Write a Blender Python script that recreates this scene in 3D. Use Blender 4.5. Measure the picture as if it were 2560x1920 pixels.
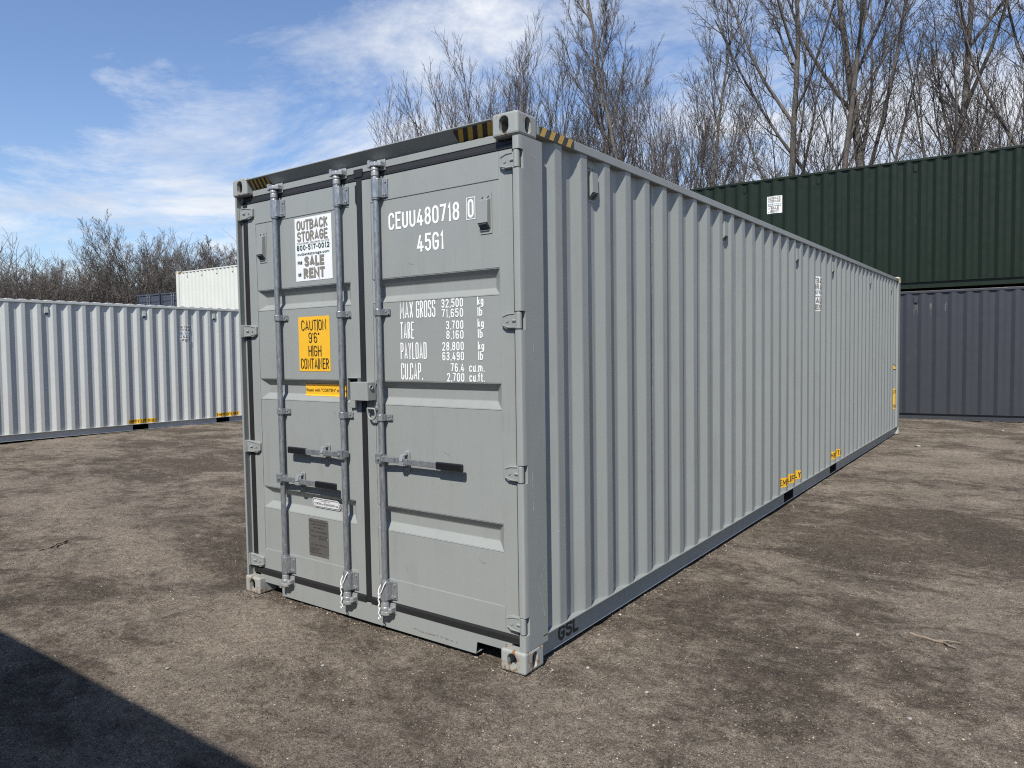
import bpy, bmesh, math, random
import numpy as np
from mathutils import Vector, Matrix

# ------------------------------------------------------------------ clear
for o in list(bpy.data.objects):
    bpy.data.objects.remove(o, do_unlink=True)
SC = bpy.context.scene
COL = SC.collection
R = math.radians

# ------------------------------------------------------------------ camera
CAM = np.array([4.57779, -3.01961, 1.70376])
YAW, PIT, ROLL, FPX = -0.629023, -0.0492522, -0.0153096, 1823.207
fw = np.array([math.sin(YAW)*math.cos(PIT), math.cos(YAW)*math.cos(PIT), math.sin(PIT)])
rt = np.array([math.cos(YAW), -math.sin(YAW), 0.0])
up = np.cross(rt, fw)
rt, up = rt*math.cos(ROLL)+up*math.sin(ROLL), -rt*math.sin(ROLL)+up*math.cos(ROLL)
cd = bpy.data.cameras.new('camera')
cam = bpy.data.objects.new('camera', cd)
COL.objects.link(cam)
cam.matrix_world = Matrix(((rt[0], up[0], -fw[0], CAM[0]), (rt[1], up[1], -fw[1], CAM[1]),
                           (rt[2], up[2], -fw[2], CAM[2]), (0, 0, 0, 1)))
cd.sensor_width = 36.0
cd.lens = FPX/2560*36.0
cd.clip_start = 0.05
cd.clip_end = 3000
SC.camera = cam

# ------------------------------------------------------------------ sky, sun, exposure
SUN = Vector((0.218, -0.633, 0.742)).normalized()
world = bpy.data.worlds.new('World')
SC.world = world
world.use_nodes = True
wn, wl = world.node_tree.nodes, world.node_tree.links
bg = wn['Background']
bg.inputs[1].default_value = 0.085
sky = wn.new('ShaderNodeTexSky')
sky.sky_type = 'NISHITA'
sky.sun_disc = False
sky.sun_elevation = math.asin(SUN.z)
sky.sun_rotation = math.atan2(SUN.x, SUN.y)
sky.air_density = 1.15
sky.dust_density = 0.15
sky.ozone_density = 3.0


def wnode(kind, **kw):
    n = wn.new(kind)
    for k, v in kw.items():
        setattr(n, k, v)
    return n


def wmath(op, a, b=None, clamp=False):
    n = wnode('ShaderNodeMath', operation=op, use_clamp=clamp)
    for i, v in enumerate((a, b)):
        if v is None:
            continue
        if isinstance(v, (int, float)):
            n.inputs[i].default_value = v
        else:
            wl.new(v, n.inputs[i])
    return n.outputs[0]


tc = wnode('ShaderNodeTexCoord')
sep = wnode('ShaderNodeSeparateXYZ')
wl.new(tc.outputs['Generated'], sep.inputs[0])
zz = wmath('ADD', wmath('MAXIMUM', sep.outputs[2], 0.0), 0.10)
comb = wnode('ShaderNodeCombineXYZ')
wl.new(wmath('DIVIDE', sep.outputs[0], zz), comb.inputs[0])
wl.new(wmath('DIVIDE', sep.outputs[1], zz), comb.inputs[1])
mp = wnode('ShaderNodeMapping')
mp.inputs['Location'].default_value = (0.869, -13.696, 0.0)
mp.inputs['Rotation'].default_value = (0, 0, R(35))
mp.inputs['Scale'].default_value = (0.78, 1.0, 1.0)
wl.new(comb.outputs[0], mp.inputs[0])
n1 = wnode('ShaderNodeTexNoise')
n1.inputs['Scale'].default_value = 1.25
n1.inputs['Detail'].default_value = 9
n1.inputs['Roughness'].default_value = 0.68
n1.inputs['Distortion'].default_value = 0.35
wl.new(mp.outputs[0], n1.inputs['Vector'])
n2 = wnode('ShaderNodeTexNoise')
n2.inputs['Scale'].default_value = 0.32
n2.inputs['Detail'].default_value = 2
wl.new(mp.outputs[0], n2.inputs['Vector'])
# a cloud field that thickens towards the north and towards the horizon
east = wmath('SUBTRACT', wmath('MULTIPLY', sep.outputs[1], 0.24), 0.16)
low = wmath('MULTIPLY', wmath('SUBTRACT', 0.36, sep.outputs[2]), 0.48)
dens = wmath('ADD', wmath('ADD', n1.outputs[0], wmath('MULTIPLY', wmath('SUBTRACT', n2.outputs[0], 0.5), 0.45)),
             wmath('ADD', east, low))
ramp = wnode('ShaderNodeValToRGB')
ramp.color_ramp.elements[0].position = 0.45
ramp.color_ramp.elements[0].color = (0, 0, 0, 1)
ramp.color_ramp.elements[1].position = 0.68
ramp.color_ramp.elements[1].color = (1, 1, 1, 1)
wl.new(dens, ramp.inputs[0])
n3 = wnode('ShaderNodeTexNoise')
n3.inputs['Scale'].default_value = 2.2
n3.inputs['Detail'].default_value = 5
wl.new(mp.outputs[0], n3.inputs['Vector'])
cr = wnode('ShaderNodeValToRGB')
cr.color_ramp.elements[0].position = 0.35
cr.color_ramp.elements[0].color = (5.6, 6.1, 7.0, 1)
cr.color_ramp.elements[1].position = 0.65
cr.color_ramp.elements[1].color = (8.0, 8.2, 8.5, 1)
wl.new(n3.outputs[0], cr.inputs[0])
mx = wnode('ShaderNodeMix', data_type='RGBA')
wl.new(wmath('MULTIPLY', ramp.outputs[0], 0.92), mx.inputs['Factor'])
hs = wnode('ShaderNodeMix', data_type='RGBA', blend_type='MULTIPLY')
hs.inputs['Factor'].default_value = 1.0
hs.inputs['B'].default_value = (1.08, 1.10, 1.24, 1)
wl.new(sky.outputs[0], hs.inputs['A'])
wl.new(hs.outputs['Result'], mx.inputs['A'])
wl.new(cr.outputs[0], mx.inputs['B'])
wl.new(mx.outputs['Result'], bg.inputs[0])

sd = bpy.data.lights.new('sun', 'SUN')
sd.energy = 5.0
sd.angle = R(0.53)
sd.color = (1.0, 0.955, 0.88)
sun = bpy.data.objects.new('sun', sd)
COL.objects.link(sun)
sun.location = (6, -14, 20)
sun.rotation_euler = SUN.to_track_quat('Z', 'Y').to_euler()

SC.render.engine = 'CYCLES'
SC.cycles.use_denoising = False
SC.cycles.filter_width = 1.15
SC.view_settings.view_transform = 'Standard'
SC.view_settings.look = 'None'
SC.view_settings.exposure = 0.5
SC.view_settings.gamma = 1.0
SC.view_settings.use_curve_mapping = False


# ------------------------------------------------------------------ helpers
def tag(o, label=None, cat=None, group=None, kind=None):
    if label:
        o['label'] = label
    if cat:
        o['category'] = cat
    if group:
        o['group'] = group
    if kind:
        o['kind'] = kind
    return o


def empty(name, mat4=None):
    o = bpy.data.objects.new(name, None)
    o.empty_display_size = 0.3
    COL.objects.link(o)
    if mat4 is not None:
        o.matrix_world = mat4
    return o


class MB:
    def __init__(s):
        s.v, s.f, s.m = [], [], []

    def add(s, vs, fs, mi=0):
        b = len(s.v)
        s.v += [tuple(p) for p in vs]
        s.f += [tuple(b+i for i in f) for f in fs]
        s.m += [mi]*len(fs)
        return s

    def box(s, x0, x1, y0, y1, z0, z1, mi=0):
        return s.add([(x0, y0, z0), (x1, y0, z0), (x1, y1, z0), (x0, y1, z0),
                      (x0, y0, z1), (x1, y0, z1), (x1, y1, z1), (x0, y1, z1)],
                     [(0, 3, 2, 1), (4, 5, 6, 7), (0, 1, 5, 4), (1, 2, 6, 5), (2, 3, 7, 6), (3, 0, 4, 7)], mi)

    def prism(s, poly, axis, a, b, mi=0):
        """poly: 2-D points in the two other axes (cyclic order), extruded along axis a..b"""
        n = len(poly)

        def P(p, t):
            return {'x': (t, p[0], p[1]), 'y': (p[0], t, p[1]), 'z': (p[0], p[1], t)}[axis]
        vs = [P(p, a) for p in poly]+[P(p, b) for p in poly]
        fs = [tuple(range(n)), tuple(range(2*n-1, n-1, -1))]
        fs += [(i, n+i, n+(i+1) % n, (i+1) % n) for i in range(n)]
        return s.add(vs, fs, mi)

    def tube(s, pts, r, n=8, cap=True, mi=0):
        pts = [Vector(p) for p in pts]
        rs = r if isinstance(r, (list, tuple)) else [r]*len(pts)
        vs, fs = [], []
        u = None
        for i, p in enumerate(pts):
            d = (pts[min(i+1, len(pts)-1)]-pts[max(i-1, 0)]).normalized()
            if u is None:
                u = d.orthogonal().normalized()
            else:
                u = (u-d*u.dot(d))
                u = u.normalized() if u.length > 1e-6 else d.orthogonal().normalized()
            w = d.cross(u)
            for k in range(n):
                a = 2*math.pi*k/n
                vs.append(p+(u*math.cos(a)+w*math.sin(a))*rs[i])
        for i in range(len(pts)-1):
            for k in range(n):
                fs.append((i*n+k, i*n+(k+1) % n, (i+1)*n+(k+1) % n, (i+1)*n+k))
        if cap:
            fs.append(tuple(range(n-1, -1, -1)))
            fs.append(tuple((len(pts)-1)*n+k for k in range(n)))
        return s.add(vs, fs, mi)

    def cyl(s, p0, p1, r, n=16, mi=0):
        return s.tube([p0, p1], r, n, True, mi)

    def build(s, name, mat, parent=None, bevel=0, smooth=False, seg=2, fix=True):
        me = bpy.data.meshes.new(name)
        me.from_pydata(s.v, [], s.f)
        mats = mat if isinstance(mat, (list, tuple)) else [mat]
        for m in mats:
            me.materials.append(m)
        if len(mats) > 1:
            me.polygons.foreach_set('material_index', s.m)
        if fix:
            bm = bmesh.new()
            bm.from_mesh(me)
            bmesh.ops.recalc_face_normals(bm, faces=bm.faces)
            bm.to_mesh(me)
            bm.free()
        me.update()
        o = bpy.data.objects.new(name, me)
        COL.objects.link(o)
        if parent is not None:
            o.parent = parent
        if smooth:
            me.polygons.foreach_set('use_smooth', [True]*len(me.polygons))
            try:
                me.set_sharp_from_angle(angle=R(38))
            except Exception:
                pass
        if bevel:
            b = o.modifiers.new('bevel', 'BEVEL')
            b.width = bevel
            b.segments = seg
            b.limit_method = 'ANGLE'
            b.angle_limit = R(35)
            b.harden_normals = False
        return o


def link_copy(o, parent, loc=None):
    c = o.copy()
    COL.objects.link(c)
    c.parent = parent
    if loc is not None:
        c.location = loc
    return c


# ------------------------------------------------------------------ materials
def new_mat(name):
    m = bpy.data.materials.new(name)
    m.use_nodes = True
    nt = m.node_tree
    return m, nt, nt.nodes, nt.links, nt.nodes['Principled BSDF']


def nz(nodes, links, vec, scale, detail=4, rough=0.55, dist=0.0):
    n = nodes.new('ShaderNodeTexNoise')
    n.inputs['Scale'].default_value = scale
    n.inputs['Detail'].default_value = detail
    n.inputs['Roughness'].default_value = rough
    n.inputs['Distortion'].default_value = dist
    if vec is not None:
        links.new(vec, n.inputs['Vector'])
    return n.outputs[0]


def mapping(nodes, links, vec, scale=(1, 1, 1), loc=(0, 0, 0), rot=(0, 0, 0)):
    m = nodes.new('ShaderNodeMapping')
    m.inputs['Scale'].default_value = scale
    m.inputs['Location'].default_value = loc
    m.inputs['Rotation'].default_value = rot
    links.new(vec, m.inputs[0])
    return m.outputs[0]


def rampn(nodes, links, fac, stops):
    r = nodes.new('ShaderNodeValToRGB')
    e = r.color_ramp.elements
    while len(e) < len(stops):
        e.new(0.5)
    for el, (p, c) in zip(e, stops):
        el.position = p
        el.color = c if len(c) == 4 else (*c, 1)
    links.new(fac, r.inputs[0])
    return r.outputs[0]


def mixc(nodes, links, fac, a, b, blend='MIX'):
    m = nodes.new('ShaderNodeMix')
    m.data_type = 'RGBA'
    m.blend_type = blend
    for key, v in (('Factor', fac), ('A', a), ('B', b)):
        if isinstance(v, (int, float)):
            m.inputs[key].default_value = v
        elif isinstance(v, tuple):
            m.inputs[key].default_value = v if len(v) == 4 else (*v, 1)
        else:
            links.new(v, m.inputs[key])
    return m.outputs['Result']


def bump(nodes, links, h, strength=0.3, dist=0.01, base=None):
    b = nodes.new('ShaderNodeBump')
    b.inputs['Strength'].default_value = strength
    b.inputs['Distance'].default_value = dist
    links.new(h, b.inputs['Height'])
    if base is not None:
        links.new(base, b.inputs['Normal'])
    return b.outputs[0]


def sc3(c, k):
    return tuple(min(1, x*k) for x in c)


def paint(name, col, rough=0.42, var=0.07, dirt=0.15, dirtcol=(0.12, 0.108, 0.092), wave=0.32, rust=0.0, spec=0.42):
    """painted steel: slight tone drift, thin dust runs, orange-peel and sheet waviness"""
    m, nt, N, L, P = new_mat(name)
    t = N.new('ShaderNodeTexCoord').outputs['Object']
    a = nz(N, L, t, 0.9, 5, 0.6)
    c = mixc(N, L, a, sc3(col, 1-var), sc3(col, 1+var))
    runs = nz(N, L, mapping(N, L, t, (9, 9, 0.55)), 1.6, 6, 0.65)
    patch = nz(N, L, t, 2.6, 5, 0.65)
    rm = N.new('ShaderNodeMath')
    rm.operation = 'MULTIPLY'
    L.new(rampn(N, L, runs, [(0.45, (0, 0, 0)), (0.85, (1, 1, 1))]), rm.inputs[0])
    L.new(rampn(N, L, patch, [(0.40, (0, 0, 0)), (0.75, (1, 1, 1))]), rm.inputs[1])
    dm = N.new('ShaderNodeMath')
    dm.operation = 'MULTIPLY'
    L.new(rm.outputs[0], dm.inputs[0])
    dm.inputs[1].default_value = min(1, dirt*3.5)
    c = mixc(N, L, dm.outputs[0], c, dirtcol)
    specks = nz(N, L, t, 55, 3, 0.7)
    c = mixc(N, L, rampn(N, L, specks, [(0.70, (0, 0, 0)), (0.78, (0.35, 0.35, 0.35))]), c, sc3(col, 0.80))
    if rust > 0:
        rn = nz(N, L, t, 16, 6, 0.7, 0.6)
        rz = nz(N, L, mapping(N, L, t, (22, 22, 3.5)), 1.0, 4, 0.6)
        sm = N.new('ShaderNodeMath')
        sm.operation = 'ADD'
        L.new(rn, sm.inputs[0])
        L.new(rz, sm.inputs[1])
        hm = N.new('ShaderNodeMath')
        hm.operation = 'MULTIPLY'
        L.new(sm.outputs[0], hm.inputs[0])
        hm.inputs[1].default_value = 0.5
        th_ = 0.635-rust*0.22
        fac = rampn(N, L, hm.outputs[0], [(th_, (0, 0, 0)), (th_+0.035, (1, 1, 1))])
        rc = mixc(N, L, nz(N, L, t, 60, 4), (0.13, 0.050, 0.018), (0.25, 0.14, 0.07))
        c = mixc(N, L, fac, c, rc)
    L.new(c, P.inputs['Base Color'])
    rr = rampn(N, L, nz(N, L, t, 6, 4), [(0.3, (rough*0.85,)*3), (0.7, (min(1, rough*1.2),)*3)])
    L.new(rr, P.inputs['Roughness'])
    P.inputs['Specular IOR Level'].default_value = spec
    b1 = bump(N, L, nz(N, L, t, 2.3, 2), wave, 0.012)
    b2 = bump(N, L, nz(N, L, t, 420, 2), 0.10, 0.0006, b1)
    L.new(b2, P.inputs['Normal'])
    return m


def flat(name, col, rough=0.5, var=0.05, metal=0.0, bumps=0.0, scale=30):
    m, nt, N, L, P = new_mat(name)
    t = N.new('ShaderNodeTexCoord').outputs['Object']
    a = nz(N, L, t, scale, 4)
    L.new(mixc(N, L, a, sc3(col, 1-var), sc3(col, 1+var)), P.inputs['Base Color'])
    P.inputs['Roughness'].default_value = rough
    P.inputs['Metallic'].default_value = metal
    if bumps:
        L.new(bump(N, L, nz(N, L, t, scale*4, 3), bumps, 0.002), P.inputs['Normal'])
    return m


def galvanized(name):
    m, nt, N, L, P = new_mat(name)
    t = N.new('ShaderNodeTexCoord').outputs['Object']
    a = nz(N, L, mapping(N, L, t, (70, 70, 22)), 1, 5, 0.7)
    b = nz(N, L, t, 240, 3, 0.6)
    c = mixc(N, L, rampn(N, L, a, [(0.3, (0, 0, 0)), (0.72, (1, 1, 1))]), (0.150, 0.163, 0.175), (0.310, 0.325, 0.336))
    c = mixc(N, L, rampn(N, L, b, [(0.62, (0, 0, 0)), (0.72, (0.8, 0.8, 0.8))]), c, (0.45, 0.465, 0.475))
    L.new(c, P.inputs['Base Color'])
    P.inputs['Metallic'].default_value = 0.55
    L.new(rampn(N, L, a, [(0.3, (0.26,)*3), (0.7, (0.44,)*3)]), P.inputs['Roughness'])
    L.new(bump(N, L, b, 0.15, 0.001), P.inputs['Normal'])
    return m


GREY = (0.212, 0.225, 0.216)
M = {}
M['grey'] = paint('grey_container_paint', GREY)
M['grey_cast'] = paint('grey_casting_paint', (0.235, 0.247, 0.235), rust=0.36, dirt=0.18, wave=0.1)
M['grey_rusty'] = paint('grey_casting_paint_rusty', (0.255, 0.265, 0.248), rust=0.52, dirt=0.25, wave=0.1)
M['cast_pale'] = paint('pale_casting_paint', (0.36, 0.355, 0.32), rust=0.3, dirt=0.15)
M['light'] = paint('light_grey_container_paint', (0.435, 0.448, 0.430), dirt=0.08)
M['blue'] = paint('slate_blue_container_paint', (0.032, 0.0345, 0.042), rough=0.40, var=0.08, dirt=0.10, dirtcol=(0.06, 0.057, 0.055), spec=0.32)
M['green'] = paint('dark_green_container_paint', (0.0065, 0.0125, 0.0070), rough=0.40, var=0.10, dirt=0.08, dirtcol=(0.022, 0.028, 0.020), spec=0.24)
M['white'] = paint('white_container_paint', (0.46, 0.475, 0.44), dirt=0.06)
M['navy'] = paint('navy_container_paint', (0.034, 0.041, 0.060), rough=0.4, dirt=0.10)
M['galv'] = galvanized('galvanized_steel')
M['zinc'] = flat('bright_zinc_casting', (0.31, 0.32, 0.325), 0.38, 0.2, 0.45, 0.3, 60)
M['rubber'] = flat('black_rubber_gasket', (0.010, 0.010, 0.011), 0.55, 0.2, 0, 0.2, 40)
M['grip'] = flat('black_vinyl_grip', (0.008, 0.008, 0.009), 0.35, 0.2)
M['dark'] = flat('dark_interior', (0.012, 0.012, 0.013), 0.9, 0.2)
M['grille'] = flat('dark_grey_vent_grille', (0.05, 0.052, 0.055), 0.6, 0.2)
M['wtext'] = flat('white_vinyl_lettering', (0.66, 0.67, 0.66), 0.45, 0.02)
M['wsign'] = flat('white_vinyl_sign', (0.60, 0.61, 0.62), 0.35, 0.02)
M['taupe'] = flat('taupe_print', (0.165, 0.148, 0.122), 0.45, 0.12, scale=80)
M['dkgreen'] = flat('dark_green_print', (0.012, 0.050, 0.042), 0.45, 0.1)
M['black'] = flat('black_print', (0.012, 0.012, 0.012), 0.5, 0.1)
M['paintblack'] = flat('black_marker_paint', (0.010, 0.010, 0.012), 0.55, 0.2)
M['yellow'] = flat('yellow_vinyl', (0.62, 0.345, 0.020), 0.4, 0.05)
M['stripey'] = flat('faded_yellow_stripe', (0.40, 0.25, 0.04), 0.5, 0.18, scale=70)
M['stripek'] = flat('black_stripe', (0.022, 0.022, 0.024), 0.5, 0.15)
M['plate'] = flat('etched_steel_plate', (0.095, 0.090, 0.084), 0.45, 0.1, 0.25)
M['platetext'] = flat('plate_engraving', (0.03, 0.028, 0.026), 0.6, 0.1)
M['rope'] = flat('white_cord', (0.60, 0.60, 0.58), 0.7, 0.05)
M['scuff'] = flat('dull_scuffed_paint', (0.13, 0.122, 0.118), 0.7, 0.2)
M['chip'] = flat('scraped_paint', (0.40, 0.41, 0.40), 0.6, 0.1)

# ------------------------------------------------------------------ stroke lettering
G = {
 'A': (1.08, [((0, 0), (.5, 1), (1, 0)), ((.2, .26), (.8, .26))]),
 'B': (1.0, [((0, 0), (0, 1)), ('r', (0, 1), (.93, 1), (.93, .53), (0, .53)), ('r', (0, .53), (1, .53), (1, 0), (0, 0))]),
 'C': (1.0, [('r', (1, .72), (1, 1), (0, 1), (0, 0), (1, 0), (1, .28))]),
 'D': (1.0, [((0, 0), (0, 1)), ('r', (0, 1), (1, 1), (1, 0), (0, 0))]),
 'E': (.9, [((1, 1), (0, 1), (0, 0), (1, 0)), ((0, .52), (.85, .52))]),
 'F': (.88, [((1, 1), (0, 1), (0, 0)), ((0, .52), (.85, .52))]),
 'G': (1.0, [('r', (1, .75), (1, 1), (0, 1), (0, 0), (1, 0), (1, .47)), ((1, .47), (.55, .47))]),
 'H': (1.0, [((0, 0), (0, 1)), ((1, 0), (1, 1)), ((0, .52), (1, .52))]),
 'I': (.12, [((.5, 0), (.5, 1))]),
 'K': (1.0, [((0, 0), (0, 1)), ((1, 1), (0, .42)), ((.32, .60), (1, 0))]),
 'L': (.85, [((0, 1), (0, 0), (1, 0))]),
 'M': (1.25, [((0, 0), (0, 1), (.5, .3), (1, 1), (1, 0))]),
 'N': (1.08, [((0, 0), (0, 1), (1, 0), (1, 1))]),
 'O': (1.0, [('c', (0, 0), (1, 0), (1, 1), (0, 1))]),
 'P': (1.0, [((0, 0), (0, 1)), ('r', (0, 1), (1, 1), (1, .46), (0, .46))]),
 'R': (1.0, [((0, 0), (0, 1)), ('r', (0, 1), (.92, 1), (.92, .52), (0, .52)), ((.42, .52), (1, 0))]),
 'S': (1.0, [('r', (1, .76), (1, 1), (0, 1), (0, .53), (1, .53), (1, 0), (0, 0), (0, .24))]),
 'T': (.95, [((0, 1), (1, 1)), ((.5, 1), (.5, 0))]),
 'U': (1.0, [('r', (0, 1), (0, 0), (1, 0), (1, 1))]),
 'V': (1.0, [((0, 1), (.5, 0), (1, 1))]),
 'Q': (1.0, [('c', (0, 0), (1, 0), (1, 1), (0, 1)), ((.6, .3), (1, 0))]),
 'X': (1.0, [((0, 0), (1, 1)), ((0, 1), (1, 0))]),
 'Y': (1.0, [((0, 1), (.5, .45), (1, 1)), ((.5, .45), (.5, 0))]),
 '0': (1.0, [('c', (0, 0), (1, 0), (1, 1), (0, 1))]),
 '1': (.55, [((0, .78), (.75, 1), (.75, 0))]),
 '2': (1.0, [('r', (0, .74), (0, 1), (1, 1), (1, .58)), ((1, .62), (0, 0), (1, 0))]),
 '3': (1.0, [('r', (0, .76), (0, 1), (1, 1), (1, .53), (.35, .53)), ('r', (.35, .53), (1, .53), (1, 0), (0, 0), (0, .24))]),
 '4': (1.05, [((.55, 1), (0, .22), (1, .22)), ((.72, .52), (.72, 0))]),
 '5': (1.0, [((.95, 1), (.08, 1), (.04, .5)), ('r', (.04, .50), (.04, .62), (1, .62), (1, 0), (0, 0), (0, .24))]),
 '6': (1.0, [('c', (0, 0), (1, 0), (1, .57), (0, .57)), ('r', (.95, .78), (.95, 1), (0, 1), (0, .28))]),
 '7': (.95, [((0, 1), (1, 1), (.3, 0))]),
 '8': (1.0, [('c', (.04, .53), (.96, .53), (.96, 1), (.04, 1)), ('c', (0, 0), (1, 0), (1, .53), (0, .53))]),
 '9': (1.0, [('c', (0, .43), (1, .43), (1, 1), (0, 1)), ('r', (.05, .22), (.05, 0), (1, 0), (1, .72))]),
 ',': (.22, [((.6, .09), (.2, -.12))]),
 '.': (.2, [((.5, -.03), (.5, .09))]),
 '-': (.5, [((0, .45), (1, .45))]),
 "'": (.15, [((.6, 1), (.35, .8))]),
 '"': (.45, [((.2, 1), (.1, .8)), ((.9, 1), (.8, .8))]),
 'k': (.9, [((0, 0), (0, 1)), ((1, .66), (.05, .28)), ((.35, .42), (1, 0))]),
 'g': (.9, [('c', (0, 0), (1, 0), (1, .66), (0, .66)), ('r', (1, .66), (1, -.3), (0, -.3))]),
 'l': (.3, [((.5, 1), (.5, 0), (1, 0))]),
 'b': (.9, [((0, 0), (0, 1)), ('r', (0, .66), (1, .66), (1, 0), (0, 0))]),
 'c': (.85, [('r', (1, .5), (1, .68), (0, .68), (0, 0), (1, 0), (1, .18))]),
 'u': (.85, [('r', (0, .68), (0, 0), (1, 0), (1, .68)), ((1, .68), (1, 0))]),
 'm': (1.35, [((0, 0), (0, .68)), ('r', (0, .68), (.5, .68), (.5, 0)), ('r', (.5, .68), (1, .68), (1, 0))]),
 'f': (.6, [('r', (1, 1), (.4, 1), (.4, 0)), ((0, .66), (.95, .66))]),
 't': (.6, [('r', (.4, 1), (.4, 0), (1, 0)), ((0, .66), (.95, .66))]),
 ' ': (.6, []),
}


def rounded(pts, r, closed):
    out = []
    n = len(pts)
    for i, p in enumerate(pts):
        if not closed and i in (0, n-1):
            out.append(p)
            continue
        a, b = pts[i-1], pts[(i+1) % n]
        da = math.hypot(a[0]-p[0], a[1]-p[1])
        db = math.hypot(b[0]-p[0], b[1]-p[1])
        ra = min(r, da*0.5 if (closed or 0 < i-1) else da)
        rb = min(r, db*0.5 if (closed or i+1 < n-1) else db)
        A = (p[0]+(a[0]-p[0])/da*ra, p[1]+(a[1]-p[1])/da*ra)
        B = (p[0]+(b[0]-p[0])/db*rb, p[1]+(b[1]-p[1])/db*rb)
        k = 0.5523
        C1 = (A[0]+(p[0]-A[0])*k, A[1]+(p[1]-A[1])*k)
        C2 = (B[0]+(p[0]-B[0])*k, B[1]+(p[1]-B[1])*k)
        for t in (0, .25, .5, .75, 1):
            w = ((1-t)**3, 3*t*(1-t)**2, 3*t*t*(1-t), t**3)
            out.append(tuple(sum(wi*q[j] for wi, q in zip(w, (A, C1, C2, B))) for j in (0, 1)))
    return out


def stroke(pts, sw, closed):
    """quads along a polyline of constant width (mitred)"""
    q = [pts[0]]
    for p in pts[1:]:
        if math.hypot(p[0]-q[-1][0], p[1]-q[-1][1]) > 1e-6:
            q.append(p)
    if closed and math.hypot(q[0][0]-q[-1][0], q[0][1]-q[-1][1]) < 1e-6:
        q.pop()
    n = len(q)
    L_, R_ = [], []
    for i, p in enumerate(q):
        a = q[i-1] if (closed or i > 0) else None
        b = q[(i+1) % n] if (closed or i < n-1) else None
        ds = []
        for s, e in ((a, p), (p, b)):
            if s is not None and e is not None:
                l = math.hypot(e[0]-s[0], e[1]-s[1])
                ds.append(((e[0]-s[0])/l, (e[1]-s[1])/l))
        ns = [(-d[1], d[0]) for d in ds]
        nx, ny = sum(v[0] for v in ns), sum(v[1] for v in ns)
        l = math.hypot(nx, ny) or 1
        nx, ny = nx/l, ny/l
        k = 1/max(0.45, nx*ns[0][0]+ny*ns[0][1])
        h = sw/2*k
        L_.append((p[0]+nx*h, p[1]+ny*h))
        R_.append((p[0]-nx*h, p[1]-ny*h))
    m = n if closed else n-1
    return [(R_[i], R_[(i+1) % n], L_[(i+1) % n], L_[i]) for i in range(m)]


def text(s, x0, z0, height, width=None, sw=None, cw=0.5, gap=0.14, align='l'):
    """polygons (with a layer number) for a line of lettering; width fits the whole line"""
    sw = sw or height*0.15
    tot = sum(G[c][0]*cw for c in s)+gap*(len(s)-1)
    k = height
    kx = width/tot if width else height
    x = x0
    if width is None and align == 'r':
        x = x0-tot*kx
    if width is None and align == 'c':
        x = x0-tot*kx/2
    out = []
    for c in s:
        gw = G[c][0]*cw*kx
        for j, pl in enumerate(G[c][1]):
            fl = None
            if isinstance(pl[0], str):
                fl, pl = pl[0], pl[1:]
            P = [(x+sw/2+p[0]*max(gw-sw, 1e-4), z0+sw/2+p[1]*(k-sw)) for p in pl]
            if G[c][0] < .3 and c in 'I':
                P = [(x+gw/2, z0), (x+gw/2, z0+k)]
            elif not fl:
                # run straight stroke ends out to the cap height
                pass
            if fl != 'c' and len(P) > 1:
                for e0, e1 in ((0, 1), (-1, -2)):
                    a_, b_ = P[e0], P[e1]
                    if abs(a_[0]-b_[0]) < 1e-6 or abs(a_[1]-b_[1]) < 1e-6:
                        l_ = math.hypot(a_[0]-b_[0], a_[1]-b_[1]) or 1
                        inner = fl == 'r' and abs(a_[1]-b_[1]) > 1e-6
                        if not inner and c not in '.,':
                            P[e0] = (a_[0]+(a_[0]-b_[0])/l_*sw/2, a_[1]+(a_[1]-b_[1])/l_*sw/2)
            if fl:
                P = rounded(P, min(gw, k)*0.42, fl == 'c')
            out += [(j, poly) for poly in stroke(P, sw, fl == 'c')]
        x += gw+gap*kx
    return out


def rect(x0, x1, z0, z1, layer=0):
    return [(layer, ((x0, z0), (x1, z0), (x1, z1), (x0, z1)))]


def split_u(poly, u):
    """split a convex polygon by the vertical line at u"""
    lo, hi = [], []
    n = len(poly)
    for i in range(n):
        a, b = poly[i], poly[(i+1) % n]
        (lo if a[0] <= u else hi).append(a)
        if (a[0]-u)*(b[0]-u) < -1e-14:
            t = (u-a[0])/(b[0]-a[0])
            c = (u, a[1]+(b[1]-a[1])*t)
            lo.append(c)
            hi.append(c)
    return [p for p in (lo, hi) if len(p) >= 3]


def decal(name, polys, mat, parent, mapf, off, breaks=()):
    mb = MB()
    for layer, poly in polys:
        ps = [list(poly)]
        for u in breaks:
            nx = []
            for p in ps:
                us = [q[0] for q in p]
                nx += split_u(p, u) if min(us) < u-1e-6 and max(us) > u+1e-6 else [p]
            ps = nx
        for p in ps:
            mb.add([mapf(q[0], q[1], off+layer*0.0003) for q in p], [tuple(range(len(p)))])
    return mb.build(name, mat, parent, fix=False)


def builtin(s, height, bold=0.0):
    """flat polygons of a line set in Blender's own font, as a list of (layer, polygon); for small print"""
    cu = bpy.data.curves.new('print', 'FONT')
    cu.body = s
    cu.size = 1.0
    cu.offset = bold
    cu.resolution_u = 2
    o = bpy.data.objects.new('print', cu)
    COL.objects.link(o)
    dg = bpy.context.evaluated_depsgraph_get()
    me = bpy.data.meshes.new_from_object(o.evaluated_get(dg))
    vs = [(v.co.x, v.co.y) for v in me.vertices]
    fs = [tuple(p.vertices) for p in me.polygons]
    bpy.data.objects.remove(o, do_unlink=True)
    bpy.data.meshes.remove(me)
    bpy.data.curves.remove(cu)
    x0, x1 = min(v[0] for v in vs), max(v[0] for v in vs)
    return vs, fs, x0, x1


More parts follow.
